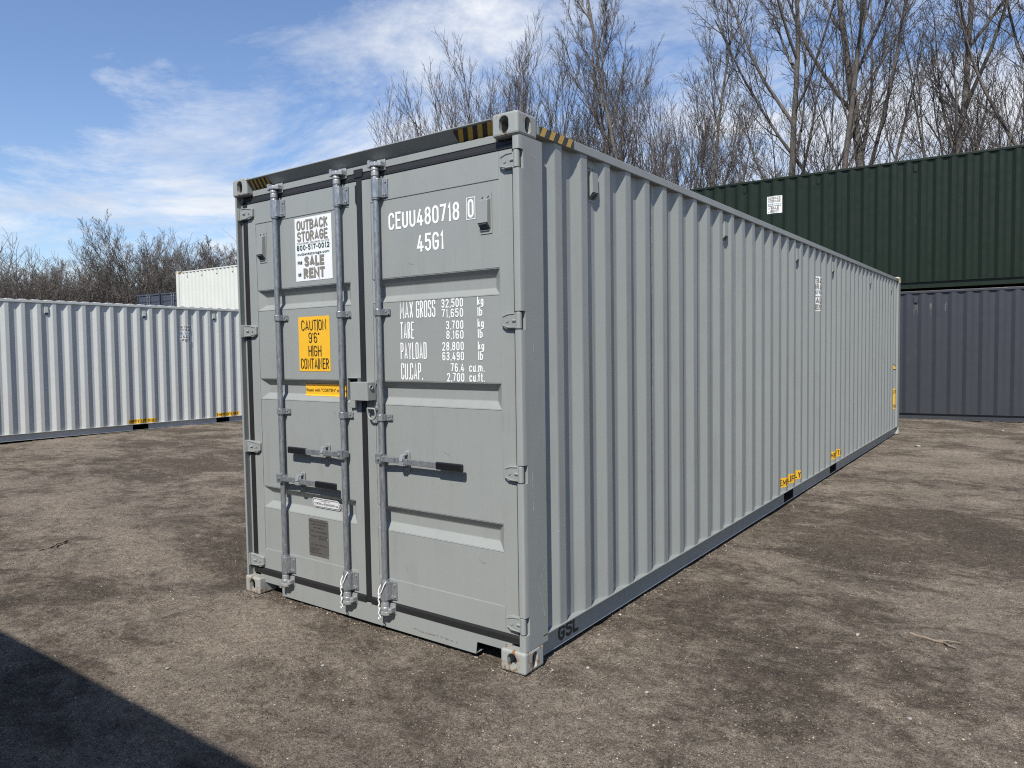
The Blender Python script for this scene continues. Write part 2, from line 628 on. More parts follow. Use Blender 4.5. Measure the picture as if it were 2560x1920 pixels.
def small(s, x0, x1, z0, cap, bold=0.01):
    vs, fs, a, b = builtin(s, cap, bold)
    kx = (x1-x0)/(b-a)
    kz = cap/0.70
    V = [(x0+(v[0]-a)*kx, z0+v[1]*kz) for v in vs]
    return [(0, tuple(V[i] for i in f)) for f in fs]


# ------------------------------------------------------------------ sign art (white sale/rent board)
def sale_sign(parent, x0, z0, w, h, mapf, breaks=(), detail=True):
    s = decal('sale_sign', rect(x0, x0+w, z0, z0+h), M['wsign'], parent, mapf, 0.002, breaks)
    tag(s, 'white sale or rent sign with taupe and dark green print')
    F = lambda fx: x0+fx*w
    Z = lambda fz: z0+(1-fz)*h
    for t, a, b, zt, zb, sw in (('OUTBACK', .055, .91, .035, .195, .036), ('STORAGE', .065, .90, .215, .375, .034),
                                ('SALE', .25, .79, .615, .775, .048), ('RENT', .22, .80, .80, .965, .048)):
        big = text(t, F(a), Z(zb), (zb-zt)*h, width=(b-a)*w, sw=sw*w, cw=.62, gap=.055)
        decal('lettering', big, M['taupe'], s, mapf, 0.004, breaks)
    grl = [text('800-517-0012', F(.05), Z(.515), .085*h, width=.89*w, sw=.019*w, cw=.5, gap=.14),
           text('FOR', F(.06), Z(.735), .055*h, width=.13*w, sw=.015*w), text('OR', F(.07), Z(.925), .055*h, width=.09*w, sw=.015*w)]
    if detail:
        grl.append(small('outbackstorage.com', F(.06), F(.93), Z(.592), .045*h, .012))
    else:
        grl.append(rect(F(.06), F(.93), Z(.59), Z(.56)))
    for grn in grl:
        decal('lettering', grn, M['dkgreen'], s, mapf, 0.004, breaks)
    if detail:
        tg = small('CONTAINERS DELIVERED ON SITE', F(.05), F(.93), Z(.418), .030*h, .004)
        decal('lettering', tg, M['taupe'], s, mapf, 0.004, breaks)
    return s


# ------------------------------------------------------------------ container pieces
W = 2.438


def oval(cx, cz, w, h, n=20):
    r = w/2
    pts = []
    for i in range(n):
        a = 2*math.pi*i/n
        x, z = r*math.cos(a), r*math.sin(a)
        z += (h/2-r)*(1 if z >= 0 else -1)
        pts.append((cx+x, cz+z))
    return pts


_cast = {}


def casting_mesh(key, front, side, mat):
    """hollow corner casting .162 x .178 x .118 with holes; origin at its outer front bottom corner,
    +x pointing inwards for side=-1, outwards handled by mirroring"""
    k = (key, front, side, mat.name)
    if k in _cast:
        return _cast[k]
    bx = MB().box(0, .162, 0, .178, 0, .118).build('casting_body', mat)
    bv = bx.modifiers.new('b', 'BEVEL')
    bv.width = .014
    bv.segments = 3
    bv.limit_method = 'ANGLE'
    cut = [MB().box(.026, .136, .026, .152, .022, .096).build('cut', mat),
           MB().prism(oval(.085, .060, .062, .088), 'y', -.02, .05).build('cut', mat),
           MB().prism(oval(.092, .060, .052, .084), 'x', -.02, .05).build('cut', mat)]
    for c in cut:
        md = bx.modifiers.new('c', 'BOOLEAN')
        md.operation = 'DIFFERENCE'
        md.object = c
        md.solver = 'EXACT'
    dg = bpy.context.evaluated_depsgraph_get()
    me = bpy.data.meshes.new_from_object(bx.evaluated_get(dg))
    for c in cut+[bx]:
        bpy.data.objects.remove(c, do_unlink=True)
    me.name = 'corner_casting'
    _cast[k] = me
    return me


def castings(root, L, H, matf, simple=False):
    for iy, fy in ((0, 1), (1, -1)):
        for ix, sx in ((0, 1), (1, -1)):
            for iz, sz in ((0, 1), (1, -1)):
                mat = matf(ix, iy, iz)
                if simple:
                    o = MB().box(0, .162, 0, .178, 0, .118).build('corner_casting', mat, root, bevel=.012)
                else:
                    o = bpy.data.objects.new('corner_casting', casting_mesh('c', 1, 1, mat))
                    COL.objects.link(o)
                    o.parent = root
                o.location = (0 if ix == 0 else W, 0 if iy == 0 else L, 0 if iz == 0 else H)
                o.scale = (sx, fy, sz)
                if sx*fy*sz < 0:
                    pass


def profile_breaks(first, period, y0, y1):
    """corrugation: list of (y, depth) with depth 0 outside, .036 inside"""
    D_ = 0.036
    fl, sl = period*0.252, period*0.246
    pts = [(y0, D_)]
    k = 0
    o = first
    while o-sl < y0:
        o += period
    while o+fl+sl < y1:
        pts += [(o-sl, D_), (o, 0.0), (o+fl, 0.0), (o+fl+sl, D_)]
        o += period
    pts.append((y1, D_))
    return pts


def prof_depth(pts, y):
    for (a, da), (b, db) in zip(pts, pts[1:]):
        if a <= y <= b:
            return da+(db-da)*(y-a)/max(1e-9, b-a)
    return pts[0][1] if y < pts[0][0] else pts[-1][1]


def rounded_profile(pts, r=0.0045):
    out = []
    for i, p in enumerate(pts):
        if 0 < i < len(pts)-1:
            for q, t in ((pts[i-1], -1), (pts[i+1], 1)):
                l = math.hypot(q[0]-p[0], q[1]-p[1])
                rr = min(r, l*0.3)
                out.append((p[0]+(q[0]-p[0])/l*rr, p[1]+(q[1]-p[1])/l*rr))
        else:
            out.append(p)
    return out


def corrugated(root, L, H, first, period, xface, sgn, mat, zb=.158, zt=None, y0=.215, y1=None):
    zt = zt or H-.084
    y1 = y1 or L-.215
    pts = profile_breaks(first, period, y0, y1)
    rp = rounded_profile(pts)
    v, f = [], []
    for y, d in rp:
        x = xface-sgn*d
        v += [(x, y, zb), (x, y, zt)]
    n = len(rp)
    for i in range(n-1):
        f.append((2*i, 2*i+2, 2*i+3, 2*i+1) if sgn > 0 else (2*i, 2*i+1, 2*i+3, 2*i+2))
    # back skin, so that the sheet has thickness
    b = len(v)
    for y, d in rp:
        x = xface-sgn*(d+.003)
        v += [(x, y, zb), (x, y, zt)]
    for i in range(n-1):
        a = (b+2*i, b+2*i+1, b+2*i+3, b+2*i+2)
        f.append(a if sgn > 0 else a[::-1])
    f += [(0, 1, b+1, b), (2*n-2, b+2*n-2, b+2*n-1, 2*n-1)]
    mb = MB()
    mb.add(v, f)
    o = mb.build('side_panel', mat, root, fix=False)
    return o, pts


_vent = {}


def vent_meshes(mat):
    """small hooded ventilator; local: x across, -y outwards, z up, origin at plate's lower left"""
    if mat.name in _vent:
        return _vent[mat.name]
    a = MB()
    a.box(0, .078, -.004, 0, 0, .210)
    # hood: a tapered box with an open slanted bottom
    a.prism([(-.004, .180), (-.030, .170), (-.034, .055), (-.004, .020)], 'x', .004, .070)
    a.cyl((.018, -.003, .196), (.018, -.010, .196), .006, 8)
    a.cyl((.056, -.003, .196), (.056, -.010, .196), .006, 8)
    o = a.build('vent', mat, None, bevel=.003)
    g = MB()
    g.add([(.008, -.0345, .0525), (.066, -.0345, .0525), (.066, -.007, .0205), (.008, -.007, .0205)], [(0, 1, 2, 3)])
    for k in range(6):
        t = (k+.5)/6
        y, z = -.0345+.0275*t, .0525-.032*t
        g.box(.010, .064, y-.0035, y+.001, z-.005, z-.001)
    go = g.build('grille', M['grille'])
    r = (o.data, go.data)
    bpy.data.objects.remove(o, do_unlink=True)
    bpy.data.objects.remove(go, do_unlink=True)
    _vent[mat.name] = r
    return r


def vent(parent, mat, loc, rz=0.0):
    va, ga = vent_meshes(mat)
    o = bpy.data.objects.new('vent', va)
    COL.objects.link(o)
    o.parent = parent
    o.location = loc
    o.rotation_euler = (0, 0, rz)
    g = bpy.data.objects.new('grille', ga)
    COL.objects.link(g)
    g.parent = o
    return o


def top_bottom_rails(root, L, H, mat, pockets=(), both=True):
    for sgn, X in ((1, W), (-1, 0.0)):
        xa, xb = (X-.060, X-.003) if sgn > 0 else (X+.003, X+.060)
        MB().box(xa, xb, .178, L-.178, H-.088, H-.036).build('top_rail', mat, root, bevel=.005)
        # bottom rail: channel open outwards, cut by the fork pockets
        prof = [(-.003, .158), (-.003, .1525), (-.046, .1525), (-.046, .030), (-.040, .024), (-.040, .020), (-.051, .020), (-.051, .158)]
        seg = [.178]
        for a, b in pockets:
            seg += [a, b]
        seg.append(L-.178)
        mb = MB()
        for i in range(0, len(seg), 2):
            mb.prism([(X+sgn*p[0], p[1]) for p in prof], 'y', seg[i], seg[i+1])
        for a, b in pockets:
            x1, x2 = sorted((X-sgn*.003, X-sgn*.051))
            mb.box(x1, x2, a, b, .1535, .158)
            x1, x2 = sorted((X-sgn*.040, X-sgn*.051))
            mb.box(x1, x2, a, b, .020, .026)
        rail = mb.build('bottom_rail', mat, root)
        for a, b in pockets:
            x1, x2 = sorted((X-sgn*.052, X-sgn*.60))
            pk = MB()
            pk.box(x1, x2, a-.004, a, .028, .1525)
            pk.box(x1, x2, b, b+.004, .028, .1525)
            pk.box(x1, x2, a, b, .1485, .1525)
            x3 = X-sgn*.60
            pk.box(min(x3, x3-sgn*.004), max(x3, x3-sgn*.004), a, b, .028, .1525)
            pk.build('fork_pocket', M['dark'], rail)


def roof(root, L, H, mat, period=.24, crest=.010):
    pts, y = [], .20
    zb, zt = H-.040, H-.040+crest
    pts.append((y, zb))
    while y+period < L-.2:
        pts += [(y+.05, zb), (y+.09, zt), (y+.16, zt), (y+.20, zb)]
        y += period
    pts.append((L-.2, zb))
    v, f = [], []
    for x in (.012, W-.012):
        v += [(x, y, z) for y, z in pts]
    n = len(pts)
    f = [(i, n+i, n+i+1, i+1) for i in range(n-1)]
    # close the ridge ends down to the rails
    b = len(v)
    for x in (.012, W-.012):
        v += [(x, y, zb-.006) for y, z in pts]
    f += [(i, i+1, b+i+1, b+i) for i in range(n-1)] + [(n+i, b+n+i, b+n+i+1, n+i+1) for i in range(n-1)]
    MB().add(v, f).build('roof_panel', mat, root)


def box_ends(root, L, H, mat, front=True, back=True):
    """plain corrugated end wall at y = L"""
    if back:
        pts = profile_breaks(.25, .25, .06, W-.06)
        v, f = [], []
        for x, d in pts:
            v += [(x, L-.02-d, .15), (x, L-.02-d, H-.08)]
        f = [(2*i, 2*i+2, 2*i+3, 2*i+1) for i in range(len(pts)-1)]
        MB().add(v, f).build('end_wall', mat, root)
        MB().box(.163, W-.163, L-.06, L-.008, .02, .15).build('end_sill', mat, root)
        MB().box(.163, W-.163, L-.06, L-.008, H-.08, H-.02).build('end_header', mat, root)


def floor_panel(root, L, mat):
    MB().box(.06, W-.06, .06, L-.06, .135, .150).build('floor_panel', M['dark'], root)


def hinge_posts_right(root, H, hz, mat):
    mb = MB()
    zs = [.118]
    for z in sorted(hz):
        zs += [z-.048, z+.048]
    zs.append(H-.118)
    for i in range(0, len(zs)-1, 2):
        y0 = .012
        mb.prism([(W-.046, y0+.006), (W-.040, y0), (W-.016, y0), (W-.007, y0+.004), (W-.003, y0+.013), (W-.003, .052), (W-.046, .052)], 'z', zs[i], zs[i+1])
    mb.box(W-.046, W-.003, .052, .223, .118, H-.118)
    o = mb.build('corner_post', mat, root, smooth=True)
    bm = bmesh.new()
    bm.from_mesh(o.data)
    bmesh.ops.remove_doubles(bm, verts=bm.verts, dist=1e-5)
    bm.to_mesh(o.data)
    bm.free()
    return o


def plain_post(root, x0, x1, y0, y1, H, mat):
    return MB().box(x0, x1, y0, y1, .118, H-.118).build('corner_post', mat, root, bevel=.004)


# ================================================================== THE MAIN CONTAINER
H = 2.896
L = 12.192
DY = 0.050           # door plane
main = empty('shipping_container', Matrix.Identity(4))
tag(main, 'grey painted 40 foot shipping container with closed doors standing in the foreground', 'container')


def cm(ix, iy, iz):
    if iy == 1:
        return M['cast_pale']
    if iz == 0:
        return M['grey_rusty']
    return M['grey_cast']


castings(main, L, H, cm)
HZ_R = (2.660, 1.845, 1.050, .252)
HZ_L = (2.660, 1.850, 1.040, .230)
hinge_posts_right(main, H, HZ_R, M['grey'])
# left door post: outer lip whose inner face folds back behind the front edge
MB().prism([(.003, .020), (.012, .010), (.030, .010), (.030, .014), (.019, .054), (.030, .054), (.046, .054), (.046, .060), (.014, .062), (.014, .223), (.003, .223)],
           'z', .118, H-.118).build('corner_post', M['grey'], main)
for x0, x1 in ((.003, .07), (W-.07, W-.003)):
    MB().box(x0, x1, L-.223, L-.008, .118, H-.118).build('corner_post', M['grey'], main, bevel=.004)

POCK = ((4.84, 5.20), (6.90, 7.26))
top_bottom_rails(main, L, H, M['grey'], POCK)
FIRST, PER = .362, .2770
XP = W-.011
sp, PROF = corrugated(main, L, H, FIRST, PER, XP, 1, M['grey'])
corrugated(main, L, H, FIRST, PER, .011, -1, M['grey'])
roof(main, L, H, M['grey'], .24, .004)
box_ends(main, L, H, M['grey'])
floor_panel(main, L, M['dark'])

# header over the doors, with its overhanging shaded face, and the sill
MB().prism([(-.004, 2.879), (-.004, 2.874), (.064, 2.812), (.0495, 2.811), (.0495, 2.771), (.11, 2.771), (.11, 2.866), (.30, 2.866), (.30, 2.872), (.02, 2.879)],
           'x', .1625, W-.1625).build('door_header', M['grey'], main, bevel=.0025)
sx = MB()
sx.prism([(.1625, .138), (.1625, .080), (.348, .080), (.352, .076), (.356, .017), (2.070, .017), (2.078, .080), (2.084, .086), (W-.1625, .086), (W-.1625, .138)],
         'y', .0495, .0555)
sx.box(.1625, W-.1625, .0555, .20, .130, .1378)
sx.box(.356, 2.070, .0555, .12, .017, .023)
sill = sx.build('door_sill', M['grey'], main, bevel=.002)
MB().add([(.1625, .20, .01), (W-.1625, .20, .01), (W-.1625, .20, .129), (.1625, .20, .129)], [(0, 1, 2, 3)]).build('sill_shade_sheet', M['dark'], sill)  # near-black sheet standing in for the shade behind the sill's cut-outs
for xa, xb in ((.118, .1620), (W-.1620, W-.118)):
    MB().box(xa, xb, .0495, .14, .1185, .138).build('sill_end', M['grey'], sill)

# hazard stripes on the header and top rail


def stripes(root, mapf, u0, u1, v0, v1, n, slant, flip=False):
    per = (u1-u0)/n
    polys_y, polys_k = [], []
    polys_k = rect(u0, u1, v0, v1)
    for k in range(-1, n+1):
        a = u0+per*k
        poly = [(a, v0), (a+per*.5, v0), (a+per*.5+slant, v1), (a+slant, v1)]
        # clip to [u0,u1]
        ps = [poly]
        for u in (u0, u1):
            nx = []
            for p in ps:
                us = [q[0] for q in p]
                nx += split_u(p, u) if min(us) < u-1e-6 and max(us) > u+1e-6 else [p]
            ps = nx
        polys_y += [(1, p) for p in ps if u0-1e-6 <= sum(q[0] for q in p)/len(p) <= u1+1e-6]
    s = decal('hazard_stripes', polys_k, M['stripek'], root, mapf, .0015)
    decal('yellow_stripes', polys_y, M['stripey'], s, mapf, .0025)


def hdr(u, v, off):      # along the sloping face of the header; v 0 (low) .. 1 (high)
    y0, z0, y1, z1 = .064, 2.812, -.004, 2.874
    nl = math.hypot(y1-y0, z1-z0)
    ny, nz_ = -(z1-z0)/nl, (y1-y0)/nl
    return (u, y0+(y1-y0)*v+ny*off, z0+(z1-z0)*v+nz_*off)


stripes(main, hdr, .175, .385, .05, .90, 5, .030)
stripes(main, hdr, 2.010, 2.272, .05, .90, 4, .040)


def trm(u, v, off):
    return (W-.003+off, u, v)


stripes(main, trm, .202, .549, H-.087, H-.038, 4, .030)
stripes(main, trm, L-.46, L-.19, H-.087, H-.038, 4, .030)

# ---- doors
def door(x0, x1, px0, px1):
    root = MB()
    zt, zb, pt, pb = 2.725, .181, 2.582, .325
    root.box(x0, px0, DY, DY+.045, zb, zt)
    root.box(px1, x1, DY, DY+.045, zb, zt)
    root.box(px0, px1, DY, DY+.045, pt, zt)
    root.box(px0, px1, DY, DY+.045, zb, pb)
    d = root.build('door', M['grey'], main, bevel=.0025)
    # pressed sheet with three horizontal channels
    y = DY+.004
    dp = .036
    e = .050
    rec = [(2.122, 2.078, 2.022, 1.989), (1.516, 1.476, 1.420, 1.382), (.765, .722, .663, .622)]
    v, f = [], []

    def q(*ps):
        b = len(v)
        v.extend(ps)
        f.append(tuple(range(b, b+len(ps))))
    zc = pt
    bx0, bx1 = px0+.004, px1-.004
    for a, b_, c, dz in rec:
        q((px0, y, a), (px1, y, a), (px1, y, zc), (px0, y, zc))
        q((bx0, y, a), (bx0+e, y+dp, b_), (bx1-e, y+dp, b_), (bx1, y, a))
        q((bx0+e, y+dp, b_), (bx0+e, y+dp, c), (bx1-e, y+dp, c), (bx1-e, y+dp, b_))
        q((bx0+e, y+dp, c), (bx0, y, dz), (bx1, y, dz), (bx1-e, y+dp, c))
        q((bx0, y, a), (bx0, y, dz), (bx0+e, y+dp, c), (bx0+e, y+dp, b_))
        q((bx1, y, a), (bx1-e, y+dp, b_), (bx1-e, y+dp, c), (bx1, y, dz))
        q((px0, y, dz), (bx0, y, dz), (bx0, y, a), (px0, y, a))
        q((bx1, y, dz), (px1, y, dz), (px1, y, a), (bx1, y, a))
        zc = dz
    q((px0, y, pb), (px1, y, pb), (px1, y, zc), (px0, y, zc))
    p = MB().add(v, f)
    po = p.build('door_panel', M['grey'], d, fix=False)
    bm = bmesh.new()
    bm.from_mesh(po.data)
    bmesh.ops.remove_doubles(bm, verts=bm.verts, dist=1e-4)
    bmesh.ops.recalc_face_normals(bm, faces=bm.faces)
    # faces must look outwards (-y)
    if sum(fc.normal.y*fc.calc_area() for fc in bm.faces) > 0:
        bmesh.ops.reverse_faces(bm, faces=bm.faces)
    bm.to_mesh(po.data)
    bm.free()
    bv = po.modifiers.new('bevel', 'BEVEL')
    bv.width = .010
    bv.segments = 3
    bv.limit_method = 'ANGLE'
    bv.angle_limit = R(20)
    # weld bead along the panel's edge
    w = MB()
    rng = random.Random(int(x0*100)+3)
    for xx in (px0, px1):
        pts = [(xx+rng.uniform(-.0012, .0012), DY+.001, zb+.15+(pt-zb-.17)*i/60) for i in range(61)]
        w.tube(pts, [.0016+rng.uniform(0, .0014) for _ in pts], 5)
    w.build('weld_bead', M['grey'], d)
    return d


dl = door(.0915, 1.2015, .178, 1.130)
dr = door(1.2475, 2.3640, 1.318, 2.277)

# gaskets
gk = MB()
gk.box(.0465, .0915, DY-.004, DY+.02, .17, 2.74)
gk.build('door_gasket', M['rubber'], dl)
gk = MB()
gk.box(1.2025, 1.2465, DY-.003, DY+.018, .150, 2.745)
gk.prism([(1.192, 2.60), (1.2025, 2.58), (1.2025, 2.70), (1.192, 2.70)], 'y', DY-.0045, DY+.01)
gk.box(1.19, 1.262, DY-.009, DY+.01, 2.745, 2.792)
gk.build('door_gasket', M['rubber'], dl)
for d, x0, x1 in ((dl, .0465, 1.2015), (dr, 1.2475, 2.3915)):
    g = MB()
    g.box(x0, x1, DY-.0055, DY+.02, .1385, .1695)
    g.prism([(DY-.0055, .1695), (DY+.02, .1695), (DY+.02, .184), (DY-.0005, .184)], 'x', x0, x1)
    g.build('door_gasket', M['rubber'], d)
    g = MB()
    g.prism([(DY+.02, 2.7705), (DY+.004, 2.7705), (DY+.001, 2.752), (DY-.004, 2.744), (DY-.004, 2.728), (DY+.02, 2.7245)], 'x', x0, x1)
    g.build('door_gasket', M['rubber'], d)
g = MB()
g.box(2.3640, 2.3915, DY+.004, DY+.03, .1695, 2.7245)
g.build('door_gasket', M['rubber'], dr)

# hinges: tapered blade, knuckle, raised ribs
def hinge(par, z, side):
    s = -1 if side == 'r' else 1
    xp = W-.027 if side == 'r' else .018     # pin
    xt = 2.294 if side == 'r' else .172      # blade tip
    yb, yf = DY-.001, DY-.021
    mb = MB()
    hb, ht = .043, .031
    xm = xt+(-s)*0.028
    poly = [(xp, -hb), (xm, -hb*.97), (xt, -ht+.006), (xt, ht-.002), (xm, hb*.9), (xp, hb)]
    v = [(x, yb, z+dz) for x, dz in poly]
    v += [(x, (yf if abs(x-xt) > .02 else yf+.004), z+dz*.96) for x, dz in poly]
    n = len(poly)
    fs = [tuple(range(n)), tuple(range(2*n-1, n-1, -1))]+[(i, (i+1) % n, n+(i+1) % n, n+i) for i in range(n)]
    mb.add(v, fs)
    mb.cyl((xp, DY-.024, z-.043), (xp, DY-.024, z+.043), .0165, 14)
    o = mb.build('hinge', M['grey'], par, bevel=.003)
    m2 = MB()
    m2.cyl((xp, DY-.024, z-.060), (xp, DY-.024, z+.060), .0075, 10)
    a, b = xt+(-s)*.012, xp+s*.03
    for dz, sg in ((hb*.80, 1), (-hb*.80, -1)):
        m2.tube([(a, yf+.001, z+sg*(ht-.008)), ((a+b)/2, yf-.001, z+dz), (b, yf-.001, z+dz*1.02)], .003, 6)
    m2.cyl((xt+(-s)*.040, yf+.002, z), (xt+(-s)*.040, yf-.002, z), .009, 12)
    m2.tube([(xt+(-s)*.075, yf, z), (xt+(-s)*.10, yf-.001, z)], .007, 8)
    m2.build('hinge_rib', M['grey'], o)
    return o


for z in HZ_R:
    hinge(main, z, 'r')
for z in HZ_L:
    hinge(main, z, 'l')

# door ventilators
vent(main, M['grey'], (2.152, DY+.004, 2.309))
vent(main, M['grey'], (.218, DY+.004, 2.312))
# side ventilators sit in the inner flats of the corrugation
VENTS = [.80, 3.03, 5.30, 7.03, 9.30, 11.40]


def inner_near(prof, y):
    best = None
    for (a, da), (b, db) in zip(prof, prof[1:]):
        if da > .03 and db > .03:
            c = (a+b)/2
            if best is None or abs(c-y) < abs(best-y):
                best = c
    return best


def side_vents(root, prof, mat, xface=XP, H=H, ys=VENTS):
    for y in ys:
        c = inner_near(prof, y)
        vent(root, mat, (xface-.036, c-.039, H-.336), R(90))


side_vents(main, PROF, M['grey'])

# upright welds where the side sheets meet
for kk in (4, 10, 16, 21, 27, 33, 38):
    yw = FIRST+PER*kk+PER*.60
    rw = random.Random(kk)
    pts = [(XP-.0345+rw.uniform(-.0004, .0004), yw+rw.uniform(-.0012, .0012), .17+2.62*i/90) for i in range(91)]
    MB().tube(pts, [.0022+rw.uniform(0, .0016) for _ in pts], 5).build('weld_seam', M['grey'], sp)

# ---- lock rods
rodm = M['galv']


def sleeve(z0, z1, x, y, r=.026):
    """bearing bracket wrapped round the rod with a bolted flange on its right"""
    mb = MB()
    mb.cyl((x, y, z0), (x, y, z1), r, 18)
    mb.cyl((x, y, z0-.008), (x, y, z0+.006), r*.93, 18)
    mb.cyl((x, y, z1-.006), (x, y, z1+.008), r*.93, 18)
    mb.prism([(x+.004, y-.024), (x+.03, y-.010), (x+.040, DY-.012), (x+.075, DY-.008), (x+.075, DY-.0005), (x-.06, DY-.0005), (x-.06, DY-.008), (x-.028, DY-.012), (x-.02, y+.01)], 'z', z0+.004, z1-.004)
    return mb


def add_bolts(par, pts, r=.0065, h=.007, y=DY-.008):
    for x, z in pts:
        MB().cyl((x, y+.002, z), (x, y-h, z), r, 6).build('bolt', M['zinc'], par)


def lock_rod(x, hz, hdir, rope, g0, g1):
    y = .020
    rod = MB().cyl((x, y, .14), (x, y, 2.77), .0175, 20).build('lock_rod', rodm, main, smooth=True)
    for z0, z1, nm in ((2.592, 2.708, 'bearing_bracket'), (.200, .316, 'bearing_bracket')):
        o = sleeve(z0, z1, x, y).build(nm, rodm, rod, bevel=.0025)
        add_bolts(rod, [(x+.062, z0+.022), (x+.062, z1-.022), (x+.044, z0+.022)], y=DY-.009)
    for z in (1.927, 1.302):
        mb = MB()
        # strap folded round the rod
        pr = [(x-.062, DY-.0005), (x-.062, DY-.006), (x-.030, DY-.008)]
        for k in range(9):
            a = math.pi-math.pi*k/8
            pr.append((x+.0255*math.cos(a), y-.0255*math.sin(a)))
        pr += [(x+.030, DY-.008), (x+.070, DY-.006), (x+.070, DY-.0005)]
        mb.prism(pr, 'z', z-.019, z+.019)
        mb.build('guide_bracket', rodm, rod, bevel=.002)
        add_bolts(rod, [(x+.043, z+.006), (x+.060, z-.007)], r=.006, y=DY-.006)
    # upper and lower cams with their keepers
    for zc, sg in ((2.775, 1), (.135, -1)):
        mb = MB()
        mb.cyl((x, y, zc-sg*.055), (x, y, zc-sg*.025), .0235, 16)
        mb.tube([(x, y, zc-sg*.028), (x, y, zc-sg*.018), (x, y, zc)], [.021, .026, .023], 16)
        mb.prism([(x-.036, y-.020), (x-.010, y-.030), (x+.022, y-.026), (x+.040, y-.004), (x+.028, y+.020), (x-.018, y+.022), (x-.040, y+.004)],
                 'z', min(zc, zc+sg*.024), max(zc, zc+sg*.024))
        mb.prism([(x-.040, y-.026), (x-.018, y-.030), (x-.018, y+.006), (x-.040, y+.006)], 'z', min(zc-sg*.006, zc+sg*.038), max(zc-sg*.006, zc+sg*.038))
        mb.build('cam', M['zinc'], rod, bevel=.004)
        k = MB()
        yk = DY-.001
        k.box(x-.006, x+.062, yk-.007, yk, zc-.022, zc+.044)
        k.prism([(x+.030, yk), (x+.060, yk), (x+.062, y-.012), (x+.050, y-.026), (x+.038, y-.020)], 'z', zc-.004, zc+.024)
        k.prism([(x-.055, yk), (x-.040, yk), (x-.034, y+.006), (x-.048, y+.004)], 'z', zc-.004, zc+.030)
        k.build('cam_keeper', M['zinc'], rod, bevel=.004)
    # handle: hub on the rod, flat bar, black grip, and the catch that holds it
    s = hdir
    mb = MB()
    mb.box(x-.022, x+.022, y-.036, y-.012, hz-.030, hz+.030)
    mb.box(x-.026, x+.026, y-.020, y+.020, hz-.020, hz+.020)
    mb.cyl((x+s*.006, y-.044, hz), (x+s*.006, y-.03, hz), .010, 12)
    mb.build('handle_hub', rodm, rod, bevel=.004)
    hb = MB()
    x0, x1, x2, x3 = x+s*.018, x+s*.150, x+s*.215, g0+s*.03
    pts = [(x0, y-.024, hz), (x1, y-.014, hz-.002), (x2, y-.018, hz-.004), (x3, y-.016, hz-.006)]
    v, f = [], []
    for (px, py, pz) in pts:
        v += [(px, py-.005, pz-.017), (px, py+.005, pz-.017), (px, py+.005, pz+.017), (px, py-.005, pz+.017)]
    for i in range(3):
        for k in range(4):
            f.append((i*4+k, i*4+(k+1) % 4, (i+1)*4+(k+1) % 4, (i+1)*4+k))
    f += [(0, 1, 2, 3), (12, 15, 14, 13)]
    hb.add(v, f).build('handle', rodm, rod, bevel=.003)
    g = MB()
    gx0, gx1 = g0, g1
    a, b = min(gx0, gx1), max(gx0, gx1)
    g.box(a, b, y-.027, y-.007, hz-.028, hz+.016)
    g.build('handle_grip', M['grip'], rod, bevel=.008, seg=3)
    cx = x+s*.183
    c = MB()
    pr = []
    for k in range(7):
        t = math.pi*k/6
        pr.append((cx+.021*math.cos(t), hz+.038+.021*math.sin(t)))
    for k in range(7):
        t = math.pi+math.pi*k/6
        pr.append((cx+.021*math.cos(t), hz-.058+.021*math.sin(t)))
    c.prism(pr, 'y', DY-.006, DY-.0005)
    c.box(cx-.026, cx+.026, DY-.050, DY-.0055, hz-.030, hz-.022)
    c.box(cx-.018, cx+.018, DY-.058, DY-.052, hz-.030, hz-.008)
    c.prism([(DY-.006, hz+.040), (DY-.050, hz+.032), (DY-.060, hz-.004), (DY-.055, hz-.004), (DY-.046, hz+.024), (DY-.006, hz+.030)], 'x', cx-.016, cx+.010)
    c.cyl((cx-.002, DY-.005, hz+.042), (cx-.002, DY-.020, hz+.042), .010, 12)
    c.cyl((cx-.002, DY-.005, hz-.056), (cx-.002, DY-.018, hz-.056), .010, 12)
    c.build('handle_catch', M['zinc'], rod, bevel=.002)
    if rope:
        yf = y-.032
        m = MB()
        lp = [(x-.030, y-.004, .290), (x-.034, y-.020, .262), (x-.026, yf, .240), (x-.018, yf-.004, .232)]
        rp_ = [(x+.024, y-.012, .318), (x+.020, yf+.004, .300), (x+.002, yf, .258), (x-.018, yf-.004, .232)]
        m.tube(lp, .0032, 8)
        m.tube(rp_, .0032, 8)
        rr = random.Random(int(x*1000))
        pts = [(x-.018+.004*math.sin(i*1.9), yf-.004+.003*math.cos(i*1.9), .232-.012*i) for i in range(11)]
        m.tube(pts, [.0040+.0014*(i % 2) for i in range(11)], 8)
        m.tube([pts[-1], (x-.010, yf, .100), (x-.022, yf, .086), (x-.030, yf, .096)], .004, 7)
        m.build('seal_cord', M['rope'], rod, smooth=True)
    return rod


lock_rod(.438, .853, 1, False, .800, 1.000)
lock_rod(1.060, 1.058, -1, True, .715, .530)
lock_rod(1.397, 1.060, 1, True, 1.845, 2.040)

